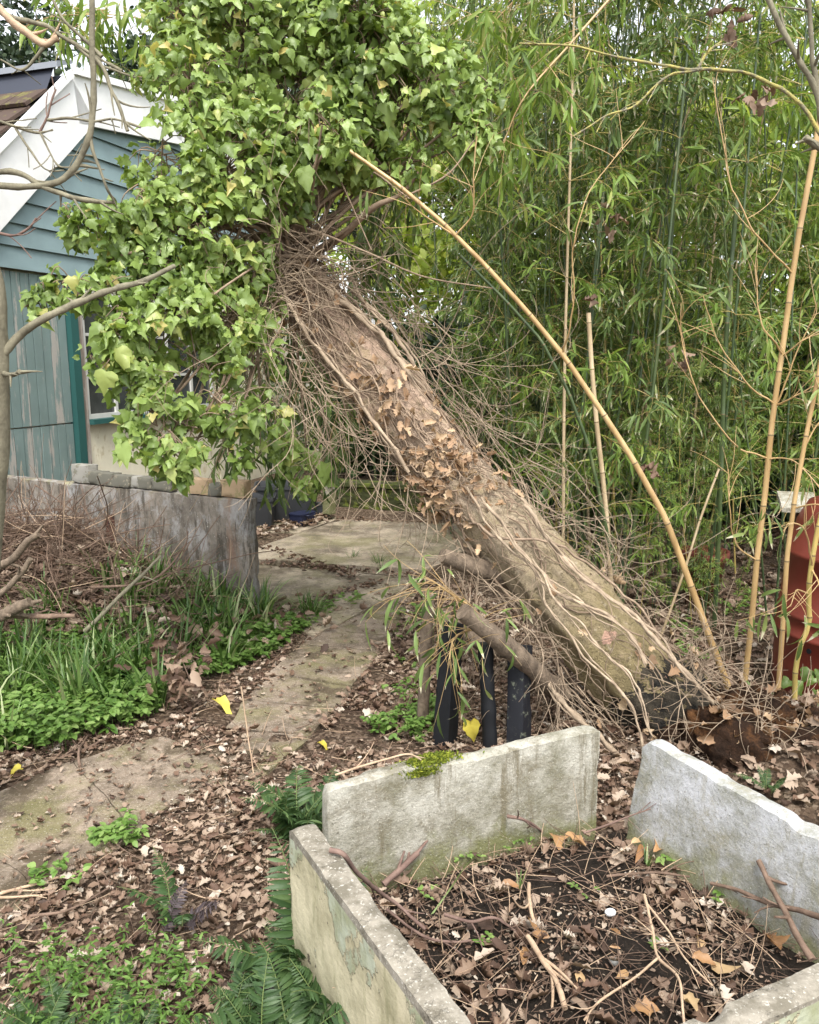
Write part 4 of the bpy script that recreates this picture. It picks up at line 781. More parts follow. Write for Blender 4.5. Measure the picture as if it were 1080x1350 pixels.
# ------------------------------------------------------------------ golden culms
def golden(label, pts, r0, r1, branches=(), mat='culmyellow', node=.28, leaves=0):
    c = spline([Q(*p) for p in pts], 70); t = thing('bamboo', label, 'bamboo', tuple(c[0])); mb = MB(); make_culm(mb, c, r0 * .86, r1 * .86, node, 14); mb.build('culm', G[mat], t)
    if branches:
        ml = MB(); pos, D = [], []
        for b in branches:
            mb = MB(); w = spline([Q(*p) for p in b], 26); w = w + vecnoise(w, 8) * .015; tube(mb, w, np.linspace(.0042, .0015, 26), 6, .1)
            for k in range(6):
                i = RNG.integers(8, 25); w2 = wander(w[i], norm(w[i] - w[i - 1]) + RNG.normal(0, .5, 3), 8, .03, .08); tube(mb, w2, np.linspace(.0018, .0008, 9), 4, .1, cap=False)
                if k < leaves:
                    for q in range(3): pos.append(w2[-1 - q]); D.append(norm(w2[-1] - w2[-2] + RNG.normal(0, .4, 3) + [0, 0, -.6]))
            mb.build('side_branch', G['culmyellow'], t)
        if pos: pos, D = np.array(pos), np.array(D); sc_mix(ml, BAM, pos, basis(D, norm(RNG.normal(0, .4, pos.shape) + [0, -.7, .4])), RNG.uniform(.07, .12, len(pos)), RNG.uniform(.3, .9, len(pos))); ml.build('foliage', G['bamboo_leaf'], t)
golden('long golden bamboo cane arching left from the roots up into the ivy', [(961, 908, 3.55), (930, 825, 3.58), (880, 690, 3.62), (838, 612, 3.64), (795, 545, 3.66), (740, 465, 3.68), (690, 405, 3.7), (640, 350, 3.7), (585, 295, 3.7), (530, 248, 3.72), (470, 205, 3.78), (410, 165, 3.92)], .0185, .0085,
       [[(741, 468, 3.68), (752, 430, 3.6), (757, 380, 3.55), (758, 300, 3.5), (800, 220, 3.5), (850, 160, 3.5)], [(600, 312, 3.7), (625, 280, 3.65), (625, 230, 3.6), (628, 180, 3.6)], [(598, 310, 3.7), (560, 285, 3.65), (535, 262, 3.6)]], leaves=1)
golden('golden bamboo cane rising nearly upright just right of the long arching one', [(981, 908, 3.5), (990, 830, 3.5), (998, 740, 3.5), (1010, 640, 3.5), (1020, 540, 3.5), (1035, 440, 3.5), (1048, 340, 3.5), (1070, 220, 3.5), (1090, 100, 3.5), (1105, -40, 3.5)], .015, .012,
       [[(1013, 604, 3.5), (970, 585, 3.45), (925, 525, 3.4), (900, 450, 3.4), (896, 400, 3.4)], [(1022, 535, 3.5), (985, 505, 3.45), (945, 445, 3.4), (925, 390, 3.4)], [(1033, 468, 3.5), (1010, 435, 3.4), (1000, 390, 3.4), (998, 340, 3.4)], [(1000, 742, 3.5), (970, 715, 3.45), (962, 670, 3.4), (960, 620, 3.4)], [(1045, 360, 3.5), (1000, 310, 3.4), (960, 230, 3.4), (940, 100, 3.4)], [(1022, 535, 3.5), (1055, 520, 3.4), (1090, 500, 3.4)], [(1030, 470, 3.5), (1060, 450, 3.4), (1095, 430, 3.4)], [(1013, 604, 3.5), (1050, 610, 3.4), (1085, 650, 3.3)], [(1020, 540, 3.5), (1050, 470, 3.45), (1078, 400, 3.4)]], leaves=2)
golden('golden bamboo cane standing just in front of the red-brown barrel edge', [(1026, 912, 3.3), (1032, 830, 3.3), (1037, 745, 3.3), (1047, 665, 3.3), (1060, 590, 3.3), (1078, 500, 3.3), (1098, 400, 3.3), (1120, 260, 3.3)], .0125, .009, [[(1050, 670, 3.3), (1080, 665, 3.2), (1110, 690, 3.2)], [(1060, 590, 3.3), (1080, 560, 3.3), (1100, 540, 3.3)]], leaves=3)
golden('crooked olive bamboo cane zigzagging in front of the red-brown barrel', [(1048, 922, 3.2), (1049, 885, 3.2), (1056, 850, 3.2), (1067, 822, 3.2), (1066, 785, 3.2), (1070, 745, 3.2), (1078, 700, 3.2), (1092, 640, 3.2)], .0125, .011, [[(1068, 785, 3.2), (1050, 780, 3.1), (1042, 800, 3.05)], [(1070, 745, 3.2), (1062, 700, 3.1), (1040, 690, 3.05), (1030, 700, 3.0)], [(1070, 750, 3.2), (1080, 770, 3.1), (1085, 790, 3.05)]], mat='culmolive', node=.13, leaves=5)
golden('dead straw-coloured bamboo cane with a cut top inside the thicket', [(812, 880, 4.4), (805, 760, 4.4), (798, 660, 4.4), (787, 560, 4.4), (780, 480, 4.4), (776, 412, 4.4)], .016, .014, mat='culmpale')
golden('second straw-coloured bamboo cane leaning behind the long golden one', [(860, 870, 4.5), (900, 760, 4.5), (925, 680, 4.5), (955, 600, 4.5)], .009, .007, mat='culmpale')
golden('thick dark green bamboo cane with pale broken top at upper right', [(940, 860, 4.7), (948, 700, 4.7), (955, 500, 4.7), (962, 380, 4.7), (972, 260, 4.7)], .016, .014, mat='culmgreen')
golden('dark green bamboo cane crossing behind the long golden one', [(830, 860, 4.3), (800, 700, 4.3), (770, 570, 4.3), (720, 460, 4.3), (670, 400, 4.3), (600, 330, 4.3)], .012, .009, mat='culmgreen')
# ------------------------------------------------------------------ trees
def tree_gen(name, label, base, H, crown, nclump, nleaf, lsize, leafm, barkm, tr=.12, group=None, limbs=8, tpl=OVAL, spread=.35):
    t = thing(name, label, 'tree', tuple(base), group); base = np.array(base, float); mb = MB(); cc, cr = np.array(crown[0], float), np.array(crown[1], float)
    trunk = spline([base, base * .5 + cc * .5 + [0, 0, -.3] + RNG.normal(0, .15, 3), cc], 16); tube(mb, trunk, np.linspace(tr, tr * .4, 16), 9, noise=.02, ns=4); ends = []
    for k in range(limbs):
        d = rdir(1, -.3, .9)[0]; e = cc + d * cr * .8; s = trunk[RNG.integers(6, 15)]; w = spline([s, (s + e) / 2 + RNG.normal(0, .2, 3) + [0, 0, .15], e], 12); tube(mb, w, np.linspace(tr * .35, .015, 12), 6, RNG.random()); ends.append(w)
        for q in range(4):
            s2 = w[RNG.integers(4, 11)]; e2 = cc + norm(s2 - cc + RNG.normal(0, .9, 3)) * cr * RNG.uniform(.7, 1.05); w2 = spline([s2, (s2 + e2) / 2 + RNG.normal(0, .15, 3), e2], 8); tube(mb, w2, np.linspace(.02, .006, 8), 4, RNG.random())
    mb.build('trunk', barkm, t); ml = MB()
    if nleaf:
        d = rdir(nclump); c = cc + d * cr * (RNG.random(nclump) ** .4)[:, None]; idx = RNG.integers(0, nclump, nleaf); sp = RNG.normal(0, spread, (nleaf, 3)) * [1, 1, .7]; p = c[idx] + sp
        rc = RNG.uniform(-.25, .25, nclump); sc_mix(ml, tpl, p, basis(norm(RNG.normal(0, 1, (nleaf, 3)) + [0, 0, -.4]), rdir(nleaf)), RNG.uniform(*lsize, nleaf), np.clip(.5 + rc[idx] + RNG.normal(0, .18, nleaf), 0, 1)); ml.build('crown', leafm, t)
    return t
for k, (x, y, h, l) in enumerate(((-6.5, 14, 5.2, 'dark evergreen tree behind the left end of the shed roof'), (-3.6, 15, 5.6, 'dark evergreen tree behind the middle of the shed roof'), (-.6, 16, 5.4, 'dark evergreen tree straight behind the ivy mass'), (-9.5, 16, 6, 'dark evergreen tree at the far left edge'))):
    tree_gen('evergreen_tree', l, (x, y, 0), h, ((x, y, h), (1.9, 1.6, 2.4)), 130, 15000, (.07, .13), G['dark'], G['greybark'], .18, 'evergreen trees behind the shed', spread=.22)
for k, (x, y, h, cr, l) in enumerate(((1.2, 10.2, 3.6, 2.1, 'yellow-green leafy tree behind the left part of the bamboo thicket'), (4.0, 10.0, 3.4, 2.1, 'yellow-green leafy tree behind the middle of the bamboo thicket'), (6.8, 10.6, 3.0, 2.0, 'yellow-green leafy tree behind the right part of the bamboo thicket'))):
    tree_gen('leafy_tree', l, (x, y, 0), h, ((x, y, h), (cr, 1.2, 2.0)), 150, 13000, (.08, .14), G['bright'], G['greybark'], .14, 'leafy trees behind the bamboo', spread=.25)
for k, (x, y, l) in enumerate(((-.3, 11.6, 'dark laurel bush in the gap beyond the terrace'), (1.3, 9.0, 'dark laurel bush low behind the leaning trunk'), (3.2, 8.8, 'dark laurel bush low in the middle of the thicket'), (5.3, 8.6, 'dark laurel bush low behind the barrel'), (2.3, 8.0, 'dark laurel bush added at the back of the thicket to deepen its shade, left of the middle'), (4.2, 8.0, 'dark laurel bush added at the back of the thicket to deepen its shade, right of the middle'))):
    tree_gen('laurel_bush', l, (x, y, 0), 1.2, ((x, y, 1.1), (1.3, .7, 1.15)), 90, 9000, (.08, .14), G['dark'] if k % 2 else G['fern'], G['greybark'], .05, 'laurel bushes', spread=.22)  # back-row bushes are added as a dark backdrop to deepen the thicket shade
# bare trees: left foreground and right foreground
def bare(name, label, segs, mat, matname='limb', trunk=None):
    b = np.array(trunk[0]); t = thing(name, label, 'tree', (b[0], b[1], 0)); mb = MB(); c = spline(trunk[:-1] if False else [np.array(x) for x in trunk[:-1]], 40); tube(mb, c, np.linspace(*trunk[-1], 40), 14, noise=.008, ns=9); mb.build('trunk', mat, t)
    for pts, r0, r1, *m in segs:
        mb = MB(); w = spline([Q(*p) for p in pts], 34); w = w + vecnoise(w, 9, 2) * .012; tube(mb, w, np.linspace(r0, r1, 34), 8, .3, noise=r0 * .35, ns=40)
        if r0 < .008 or True:
            for k in range(4):
                i = RNG.integers(8, 33); d = norm(w[i] - w[i - 1]) + RNG.normal(0, .6, 3); w2 = wander(w[i], d, RNG.integers(2, 6), .02, .1); tube(mb, w2, np.linspace(r1 * .8, .0015, len(w2)), 5, .2)
        mb.build('limb', m[0] if m else mat, t)
y0 = 2.6
bare('bare_tree', 'thin bare tree with greenish trunk and twiggy branches along the left edge', [
    ([(2, 470, 2.6), (30, 440, 2.6), (70, 415, 2.6), (110, 395, 2.65), (150, 380, 2.7), (185, 372, 2.8), (230, 350, 3.0)], .014, .008), ([(4, 490, 2.6), (14, 494, 2.55), (25, 491, 2.5)], .008, .007),
    ([(-25, 230, 2.6), (20, 226, 2.6), (60, 246, 2.6), (100, 260, 2.6), (150, 268, 2.65)], .010, .006), ([(-20, 243, 2.6), (40, 246, 2.6), (80, 238, 2.6), (103, 215, 2.6), (115, 190, 2.6), (121, 165, 2.6), (123, 110, 2.6), (122, 60, 2.6), (120, -20, 2.6)], .010, .009),
    ([(122, 70, 2.6), (138, 90, 2.6), (147, 120, 2.6), (160, 150, 2.6), (168, 172, 2.6)], .006, .005), ([(135, 72, 2.6), (110, 50, 2.6), (85, 25, 2.6), (65, -10, 2.6)], .006, .003), ([(119, 180, 2.6), (125, 205, 2.6), (138, 240, 2.6), (150, 268, 2.65)], .005, .004),
    ([(-20, 152, 2.6), (15, 164, 2.6), (45, 173, 2.6), (68, 170, 2.6)], .005, .003), ([(50, 172, 2.6), (60, 150, 2.6), (72, 118, 2.6)], .004, .0025, G['purpletwig']), ([(50, 172, 2.6), (65, 200, 2.6), (78, 218, 2.6), (100, 221, 2.6)], .0035, .002), ([(20, 168, 2.6), (40, 200, 2.6), (60, 222, 2.6), (85, 224, 2.6)], .0035, .002),
    ([(60, 156, 2.6), (90, 157, 2.6), (122, 162, 2.6), (150, 158, 2.6), (185, 166, 2.6)], .0045, .003), ([(-15, 305, 2.6), (18, 310, 2.6), (38, 300, 2.6), (48, 286, 2.6)], .005, .0025, G['purpletwig']), ([(-20, -10, 4), (15, 25, 4), (55, 58, 4), (78, 50, 4)], .02, .014, G['paletwig']), ([(10, 20, 4), (60, 35, 4), (110, 65, 4), (160, 95, 4)], .012, .006),
    ([(60, 60, 4), (30, 90, 4), (0, 78, 4)], .008, .004), ([(90, 50, 4), (130, 85, 4), (200, 110, 4)], .008, .004)], G['greybark'], trunk=[Q(-60, 1000, 2.6) * [1, 1, 0], Q(-16, 680, 2.6), Q(-8, 600, 2.6), Q(-6, 520, 2.6), Q(-5, 460, 2.6), Q(-9, 380, 2.6), Q(-22, 320, 2.6), Q(-40, 200, 2.6), Q(-50, -60, 2.6), (.052, .022)])
bare('lichened_tree', 'bare tree with yellow-lichened branches reaching in at upper right', [
    ([(1150, 300, 2.6), (1110, 230, 2.6), (1070, 160, 2.6), (1030, 118, 2.6), (990, 96, 2.6), (940, 90, 2.6), (900, 90, 2.6), (850, 82, 2.6), (790, 68, 2.6), (730, 58, 2.6), (684, 56, 2.6)], .0075, .0025, G['lichen']), ([(925, 90, 2.6), (890, 97, 2.6), (865, 110, 2.6), (835, 138, 2.6), (790, 158, 2.6), (757, 181, 2.6)], .004, .0025, G['lichen']),
    ([(1130, 260, 2.6), (1085, 170, 2.6), (1075, 120, 2.6), (1050, 70, 2.6), (1005, -20, 2.6)], .011, .007), ([(1085, 170, 2.6), (1073, 90, 2.6), (1068, 20, 2.6), (1060, -30, 2.6)], .009, .006), ([(920, 88, 2.6), (930, 70, 2.6), (950, 55, 2.6)], .004, .003, G['lichen']), ([(1120, 230, 2.6), (1080, 195, 2.6), (1060, 180, 2.6)], .013, .009)], G['greybark'],
     trunk=[Q(1240, 1000, 2.6) * [1, 1, 0], Q(1200, 700, 2.6), Q(1170, 400, 2.6), Q(1140, 270, 2.6), Q(1150, 100, 2.6), Q(1160, -60, 2.6), (.06, .02)])
# dead leaf bunches caught in the bamboo
for u, v_, y, n, s, l in ((960, 22, 3.9, 9, .05, 'bunch of curled brown leaves caught high in the bamboo at the top edge'), (1005, 122, 3.9, 12, .055, 'wide bunch of brown leaves caught in the bamboo beside the lichened branch'), (805, 290, 4.3, 8, .045, 'small bunch of brown leaves caught mid-height in the bamboo'), (792, 402, 4.2, 2, .03, 'pair of brown leaves snagged above the straw-coloured cane'), (895, 470, 4.4, 7, .05, 'brown leaf bunch caught in the bamboo behind the golden side twigs'), (855, 615, 4.3, 8, .05, 'brown leaves caught low in the bamboo left of the golden canes')):
    mb = MB(); p = Q(u, v_, y) + np.clip(RNG.normal(0, s * .6, (n, 3)), -s, s); sc_mix(mb, DEAD, p, basis(rdir(n, -1, .2), rdir(n)), RNG.uniform(.05, .08, n), RNG.uniform(.15, .6, n)); mb.build('dead_leaf_bunch', G['dead'], label=l, cat='dead leaves', group='dead leaf bunches caught in the bamboo')
# ------------------------------------------------------------------ posts
def post(label, u0, v0, u1, v1, y0_, y1_, w, mat, round_=False, name='post', cat='post'):
    a, b = Q(u0, v0, y0_), Q(u1, v1, y1_); a = a + (a - b) * .06; mb = MB(); d = norm(b - a); x = norm(np.cross(d, [0, 1, 0])); z = np.cross(x, d)
    if round_: tube(mb, a + np.linspace(0, 1, 24)[:, None] * (b - a), w * (1 + .03 * np.sin(np.arange(24))), 20, .4, noise=w * .12, ns=18)
    else:
        q = R(35); x, z = x * math.cos(q) + z * math.sin(q), z * math.cos(q) - x * math.sin(q)
        box(mb, lambda u: a + (b - a) * u[:, 2:3] + x * ((u[:, 0:1] - .5) * w * 1.05) + z * ((u[:, 1:2] - .5) * w * 1.05), 5, 5, 16, rough=.0025, ns=14, bev=.004)
    mb.build(name, mat, label=label, cat=cat, smooth=round_)
post('rough round wooden stake left of the black posts', 557, 952, 565, 788, 3.4, 3.35, .026, G['stakebark'], True, 'wooden_stake', 'stake')
post('black square post with brown bare patch, nearest the wooden stake', 587, 975, 596, 820, 3.25, 3.3, .072, G['blackpaint'])
post('round black pipe post standing between the two square posts', 646, 975, 640, 848, 3.2, 3.25, .031, G['blackpaint'], True, 'pipe_post')
post('black square post speckled with lichen, right of the round pipe', 684, 975, 686, 850, 3.2, 3.3, .074, G['blackpaint2'])
mb = MB(); tube(mb, spline([Q(585, 815, 3.5), Q(640, 852, 3.45), Q(700, 868, 3.45)], 20), .028, 12, noise=.01); mb.build('rotten_rail', G['stakebark'], label='short rotten wooden rail lying across the tops of the black posts', cat='rail')
# ------------------------------------------------------------------ barrel
def lathe(mb, c, prof, n=64, r=.5):
    a = np.linspace(0, 2 * math.pi, n, endpoint=False); m = len(prof); v = np.array([[c[0] + p * math.cos(t), c[1] + p * math.sin(t), c[2] + z] for p, z in prof for t in a])
    i = np.arange(m - 1)[:, None] * n; j = np.arange(n)[None]; k = (j + 1) % n; mb.add(v, np.stack([i + j, i + k, i + n + k, i + n + j], -1).reshape(-1, 4), r)
bc = Q(1142, 700, 3.72) * [1, 1, 0]; t = thing('barrel', 'red-brown ribbed plastic barrel at the right edge behind the bamboo canes', 'barrel', tuple(bc))
mb = MB(); lathe(mb, bc, [(.0, 0), (.33, 0), (.345, .03), (.35, .2), (.352, .33), (.356, .333), (.356, .352), (.350, .355), (.347, .42), (.351, .423), (.351, .442), (.344, .445), (.325, .7), (.329, .703), (.329, .722), (.322, .725), (.295, .86), (.25, .95), (.16, .985), (0, .99)]); mb.build('body', G['red'], t)
hd = norm((CAM - bc) * [1, 1, 0]); s_ = np.array([hd[1], -hd[0], 0]); 
hx = -.17; hp = bc + np.array([0, 0, .30]) ; hv = norm(hd * math.sqrt(1 - .5 ** 2) + (np.cross([0, 0, 1], hd)) * -.5); mb = MB(); pp = hp + hv * .348; tube(mb, np.array([pp, pp + hv * .006]), .012, 16); mb.build('tap_hole', G['blackpaint'], t)
mb = MB(); p0 = Q(1052, 662, 3.95); u_ = norm(np.array([1, -.3, 0])); w_2 = norm(np.array([.3, 1, 0.25])); box(mb, lambda u: p0 + u_ * ((u[:, 0:1] - .5) * .17) + w_2 * ((u[:, 1:2] - .5) * .22) + np.array([0, 0, 1]) * ((u[:, 2:3] - .5) * .022), 8, 8, 2, rough=.004, bev=.004)
st = MB(); tube(st, np.array([p0 * [1, 1, 0] + [0, .02, 0], p0 + [0, .02, -.012]]), .02, 10)
bt = thing('bird_table', 'small whitish board on a stake beside the barrel top', 'board', tuple(p0 * [1, 1, 0])); mb.build('top_board', G['slab'], bt, smooth=False); st.build('stake', G['stakebark'], bt)
pc = Q(925, 770, 5.3) * [1, 1, 0]; mb = MB(); lathe(mb, pc, [(0, 0), (.10, 0), (.14, .3), (.165, .31), (.165, .36), (.15, .36), (.12, .3), (0, .3)], 40); mb.build('plant_pot', G['terracotta'], label='dark terracotta plant pot half hidden at the foot of the bamboo', cat='plant pot')
# ------------------------------------------------------------------ tubs and boxes on the terrace
def tub(label, c, w, d, h, rot, mat, name='tub', cat='tub', taper=.82, lid=False):
    c = np.array(c); t = thing(name, label, cat, tuple(c)); ca, sa = math.cos(rot), math.sin(rot); X = np.array([ca, sa, 0]); Y = np.array([-sa, ca, 0])
    def ring(sx, z, m=8):
        o = []
        for k in range(32):
            a = k / 32 * 2 * math.pi; cx, sy = math.cos(a), math.sin(a); f = (abs(cx) ** m + abs(sy) ** m) ** (-1 / m); o.append(c + X * cx * f * w / 2 * sx + Y * sy * f * d / 2 * sx + [0, 0, z])
        return np.array(o)
    prof = [(taper * .97, 0), (taper, .01), (1, h * .9), (1.05, h * .9), (1.05, h), (.99, h)] + ([(.0, h + .01)] if lid else [(.96, h * .9), (taper * .95, .03), (0, .03)])
    mb = MB(); v = np.concatenate([ring(s, z) for s, z in prof]); i = np.arange(len(prof) - 1)[:, None] * 32; j = np.arange(32)[None]; k = (j + 1) % 32; mb.add(v, np.stack([i + j, i + k, i + 32 + k, i + 32 + j], -1).reshape(-1, 4)); mb.build('body', mat, t, smooth=False)
    for s in (-1, 1):
        mb = MB(); e = c + X * s * (w / 2 * 1.03) + [0, 0, h * .86]; tube(mb, spline([e - Y * .06, e - Y * .05 + X * s * .03, e + Y * .05 + X * s * .03, e + Y * .06], 10), .008, 6); mb.build('handle', mat, t)
pq = lambda u, v: P(u, v, .03)
tub('large black plastic tub full of leaves at the far end of the terrace', pq(378, 686) + [0, .1, 0], .62, .42, .36, .15, G['tub'])
tub('smaller black tub half hidden behind the wall end', pq(343, 694), .30, .36, .30, .1, G['tub'])
tub('small navy plastic box on the leaves in front of the large tub', pq(399, 690), .17, .24, .11, -.5, G['navy'], 'box', 'box', .98, True)
tub('grey plastic box lying at the right side of the large tub', pq(420, 680), .24, .17, .13, -.15, G['greyplastic'], 'box', 'box', .9, True)
# mossy wall at the back of terrace
a = P(430, 672, .03); b = P(660, 690, .03); a = Q(425, 640, a[1] + .35); b = Q(640, 650, b[1] + .45)
mw = slab('mossy_wall', G['mossywall'], b, a, -.05, .22, 'low dark mossy wall closing the far end of the terrace', 'wall', rough=.03, chip=.02)
mb = MB(); c = norm(b - a); p0 = a + [0, -.02, .002]; n_ = np.array([-c[1], c[0], 0]); box(mb, lambda u: a + (b - a) * u[:, 0:1] + n_ * (-.03 + .30 * u[:, 1:2]) + np.array([0, 0, 1]) * (.004 + .04 * u[:, 2:3]), 40, 4, 2, rough=.008, bev=.006); mb.build('coping', G['mossywall'], mw)
post('short pale concrete post left of the mossy wall', 434, 675, 434, 635, 8.1, 8.1, .09, G['slab'])
mb = MB(); cl = np.array([1.55, 10.6, 0]);
# ------------------------------------------------------------------ brush heap
mb = MB(); hp = np.array([-2.2, 4.72])
def GHB(x, y): return .50 * math.exp(-(((x + 2.2) / .85) ** 2 + ((y - 4.75) / .42) ** 2))
n = 5200; x = RNG.normal(hp[0], .62, n); y = RNG.normal(hp[1] - .05, .30, n); z = gh(x, y) + RNG.uniform(0, .12, n); sc_mix(mb, DEAD, np.stack([x, y, z], 1), basis(rdir(n, -.6, .4), rdir(n, .2, 1)), RNG.uniform(.035, .075, n), np.clip(RNG.normal(.5, .25, n), 0, 1)); mb.build('heap_leaves', G['dead'], label='dry brown leaves heaped with the brushwood against the wall', cat='dead leaves', kind='stuff')
mb = MB()
for k in range(2900):
    x = RNG.normal(hp[0] - .22, .48); y = RNG.normal(hp[1] - .08, .24); z = float(GHB(x, y)) + abs(RNG.normal(.08, .09)); d = norm([RNG.normal(.7, .6), RNG.normal(-.1, .35), RNG.normal(.05, .3)]); d = d if RNG.random() < .8 else norm([RNG.normal(0, .4), 0, 1]); w = wander(np.array([x, y, z]) - d * .25, d, RNG.integers(6, 20), .035, .06); rr = RNG.choice([.0018, .003, .005], p=[.55, .33, .12]); tube(mb, w, np.linspace(rr, rr * .5, len(w)), 5, RNG.random() * (2 if RNG.random() < .3 else 1), cap=False)
mb.build('brushwood', G['twig'], label='tangled heap of dry brushwood in front of the concrete wall', cat='brushwood', kind='stuff')
mb = MB()
for k in range(110):
    x = RNG.normal(hp[0] - .1, .5); y = RNG.normal(hp[1] - .05, .2); z = float(gh(x, y)) + abs(RNG.normal(.03, .09)); d = norm([RNG.normal(.3, .8), -.1, RNG.uniform(-.1, .9)]); w = wander(np.array([x, y, z]), d, RNG.integers(6, 16), .035, .08); tube(mb, w, np.linspace(.0025, .001, len(w)), 4, .1, cap=False)
mb.build('pale_brushwood', G['paletwig'], label='thin pale twigs sticking out of the brushwood heap', cat='brushwood', kind='stuff')
def stick(label, pts, r0, r1, mat='twig', name='branch', n=24, cat='branch', tw=3):
    mb = MB(); w = spline([Q(*p) if len(p) == 3 else P(p[0], p[1], p[3]) for p in pts], n); w = w + vecnoise(w, 12, 2) * min(.01, r0 * 1.2); tube(mb, w, np.linspace(r0, r1, n), 8, .3, noise=r0 * .25, ns=40)
    for k in range(tw):
        i = RNG.integers(4, n - 2); w2 = wander(w[i], norm(w[i] - w[i - 1]) + RNG.normal(0, .5, 3), RNG.integers(3, 7), .02, .1); tube(mb, w2, np.linspace(r1 * .7, r1 * .35, len(w2)), 5, .3)
    return mb.build(name, G[mat], label=label, cat=cat)
stick('straight grey-brown branch poking diagonally up out of the brushwood', [(112, 832, 4.1), (160, 785, 4.15), (212, 733, 4.2)], .013, .007, 'greybark')
stick('thick broken branch at the left edge on top of the brushwood', [(-15, 755, 4.0), (15, 738, 4.0), (35, 715, 4.0), (50, 705, 4.0)], .022, .016, 'stakebark')
stick('knobbly branch at the left edge below the broken one', [(-15, 795, 3.9), (20, 765, 3.9), (42, 736, 3.9)], .018, .012, 'stakebark')
stick('stout log end at the left edge under the brushwood', [(-20, 822, 3.9), (10, 808, 3.9), (40, 793, 3.9)], .032, .026, 'stakebark')
stick('level pale branch along the foot of the brushwood', [(-10, 812, 3.95), (50, 812, 3.95), (100, 812, 3.95)], .016, .012)
stick('curved dark twig crossing from the brushwood to the right', [(120, 775, 4.2), (200, 765, 4.25), (240, 725, 4.3), (248, 700, 4.3)], .008, .003)
stick('thin twig arching up in front of the rusty wall slot', [(160, 830, 4.2), (150, 750, 4.25), (130, 700, 4.3), (105, 662, 4.35)], .004, .002)
stick('twig leaning across the wall face towards the right', [(180, 780, 4.3), (240, 745, 4.3), (290, 680, 4.3)], .004, .002)
stick('grey branch lying through the grass towards the oak leaves', [(68, 920, 0, .10), (110, 890, 0, .14), (160, 862, 0, .16), (225, 828, 0, .2)], .008, .004)
stick('short grey stick among the curled oak leaves', [(196, 835, 0, .16), (215, 855, 0, .12), (236, 875, 0, .08)], .011, .009)
stick('crooked dark root-like stick at the edge of the near path slab', [(55, 1005, 0, .02), (100, 992, 0, .03), (140, 975, 0, .03), (185, 968, 0, .02)], .006, .004)
stick('forked grey stick on the moss of the near path slab', [(105, 1010, 0, .03), (105, 985, 0, .05), (122, 962, 0, .03)], .006, .004)
stick('pale straight stick lying on the leaf litter at the left edge', [(0, 1178, 0, .02), (40, 1168, 0, .03), (85, 1153, 0, .02)], .005, .004, 'paletwig')
stick('second pale straight stick just below the first at the left edge', [(-5, 1184, 0, .03), (70, 1180, 0, .02)], .004, .003, 'paletwig')
stick('reddish twig in the leaf litter below the near path slab', [(40, 1208, 0, .03), (90, 1200, 0, .04), (145, 1170, 0, .02)], .005, .003)
stick('pale upright dead stalk beside the path', [(318, 905, 0, .35), (325, 960, 0, .18), (335, 1025, 0, .0)], .003, .0025, 'paletwig', 'dead_stalk', cat='dead stalk')
# oak leaf spray
t = thing('oak_spray', 'curled brown oak leaves still on their twig, lying on the grass right of the brushwood', 'dead leaves', tuple(P(235, 870, .0))); mb = MB(); mt = MB(); src = [P(u, v, .17) for u, v in ((205, 835), (240, 825), (265, 835), (225, 860), (200, 880), (230, 895), (262, 868), (275, 815), (250, 895))]
for s in src: k = 13; p = s + RNG.normal(0, .045, (k, 3)); sc_mix(mb, DEAD, p, basis(rdir(k, -.8, .3), rdir(k)), RNG.uniform(.05, .085, k), np.clip(RNG.normal(.45, .2, k), 0, .95)); tube(mt, spline([P(236, 860, .12), (P(236, 860, .16) + s) / 2, s], 8), .003, 5)
mb.build('leaves', G['dead'], t); mt.build('twig', G['twig'], t)
# ------------------------------------------------------------------ grass and ground cover
def tuft(mb, c, n, L, spread, lean=.35, tpl=GRASS, rb=.52):
    a = RNG.uniform(0, 6.28, n); o = np.stack([np.cos(a), np.sin(a), np.zeros(n)], 1); d = norm(o * RNG.uniform(0, lean, n)[:, None] + [0, 0, 1]); p = c + o * (spread * RNG.random(n) ** .7)[:, None]; sc_mix(mb, tpl, p, basis(d, o), RNG.uniform(L[0], L[1], n), np.clip(RNG.normal(rb, .33, n), 0, 1))
mb = MB()
GR = [(v, u) for u, v in ()]
reg = pxpoly([(-60, 870), (120, 850), (250, 805), (345, 800), (350, 830), (345, 850), (300, 880), (230, 930), (150, 950), (60, 960), (-60, 970)])
bb = (reg.min(0), reg.max(0)); c = 0
while c < 90:
    q = RNG.uniform(*bb)
    if inpoly(q[None], reg)[0]: tuft(mb, np.array([q[0], q[1], float(gh(*q))]), RNG.integers(10, 22), (.16, .36), .06); c += 1
for u, v, L, n in ((300, 822, .3, 40), (285, 845, .28, 40), (320, 815, .28, 40), (412, 812, .2, 60), (400, 808, .18, 30), (465, 738, .13, 18), (500, 745, .15, 20), (505, 752, .12, 12), (520, 745, .10, 10), (360, 800, .10, 14), (545, 770, .09, 8), (455, 752, .08, 8), (355, 822, .2, 30), (372, 830, .16, 30), (340, 835, .25, 40), (300, 860, .2, 25), (270, 870, .24, 30), (10, 990, .3, 25), (60, 900, .3, 30), (20, 930, .32, 30)): tuft(mb, P(u, v, 0), n, (L * .6, L), .05, .6)
mb.build('grass', G['grass'], label='long strap-like grass growing in front of the wall and brushwood', cat='grass', kind='stuff')
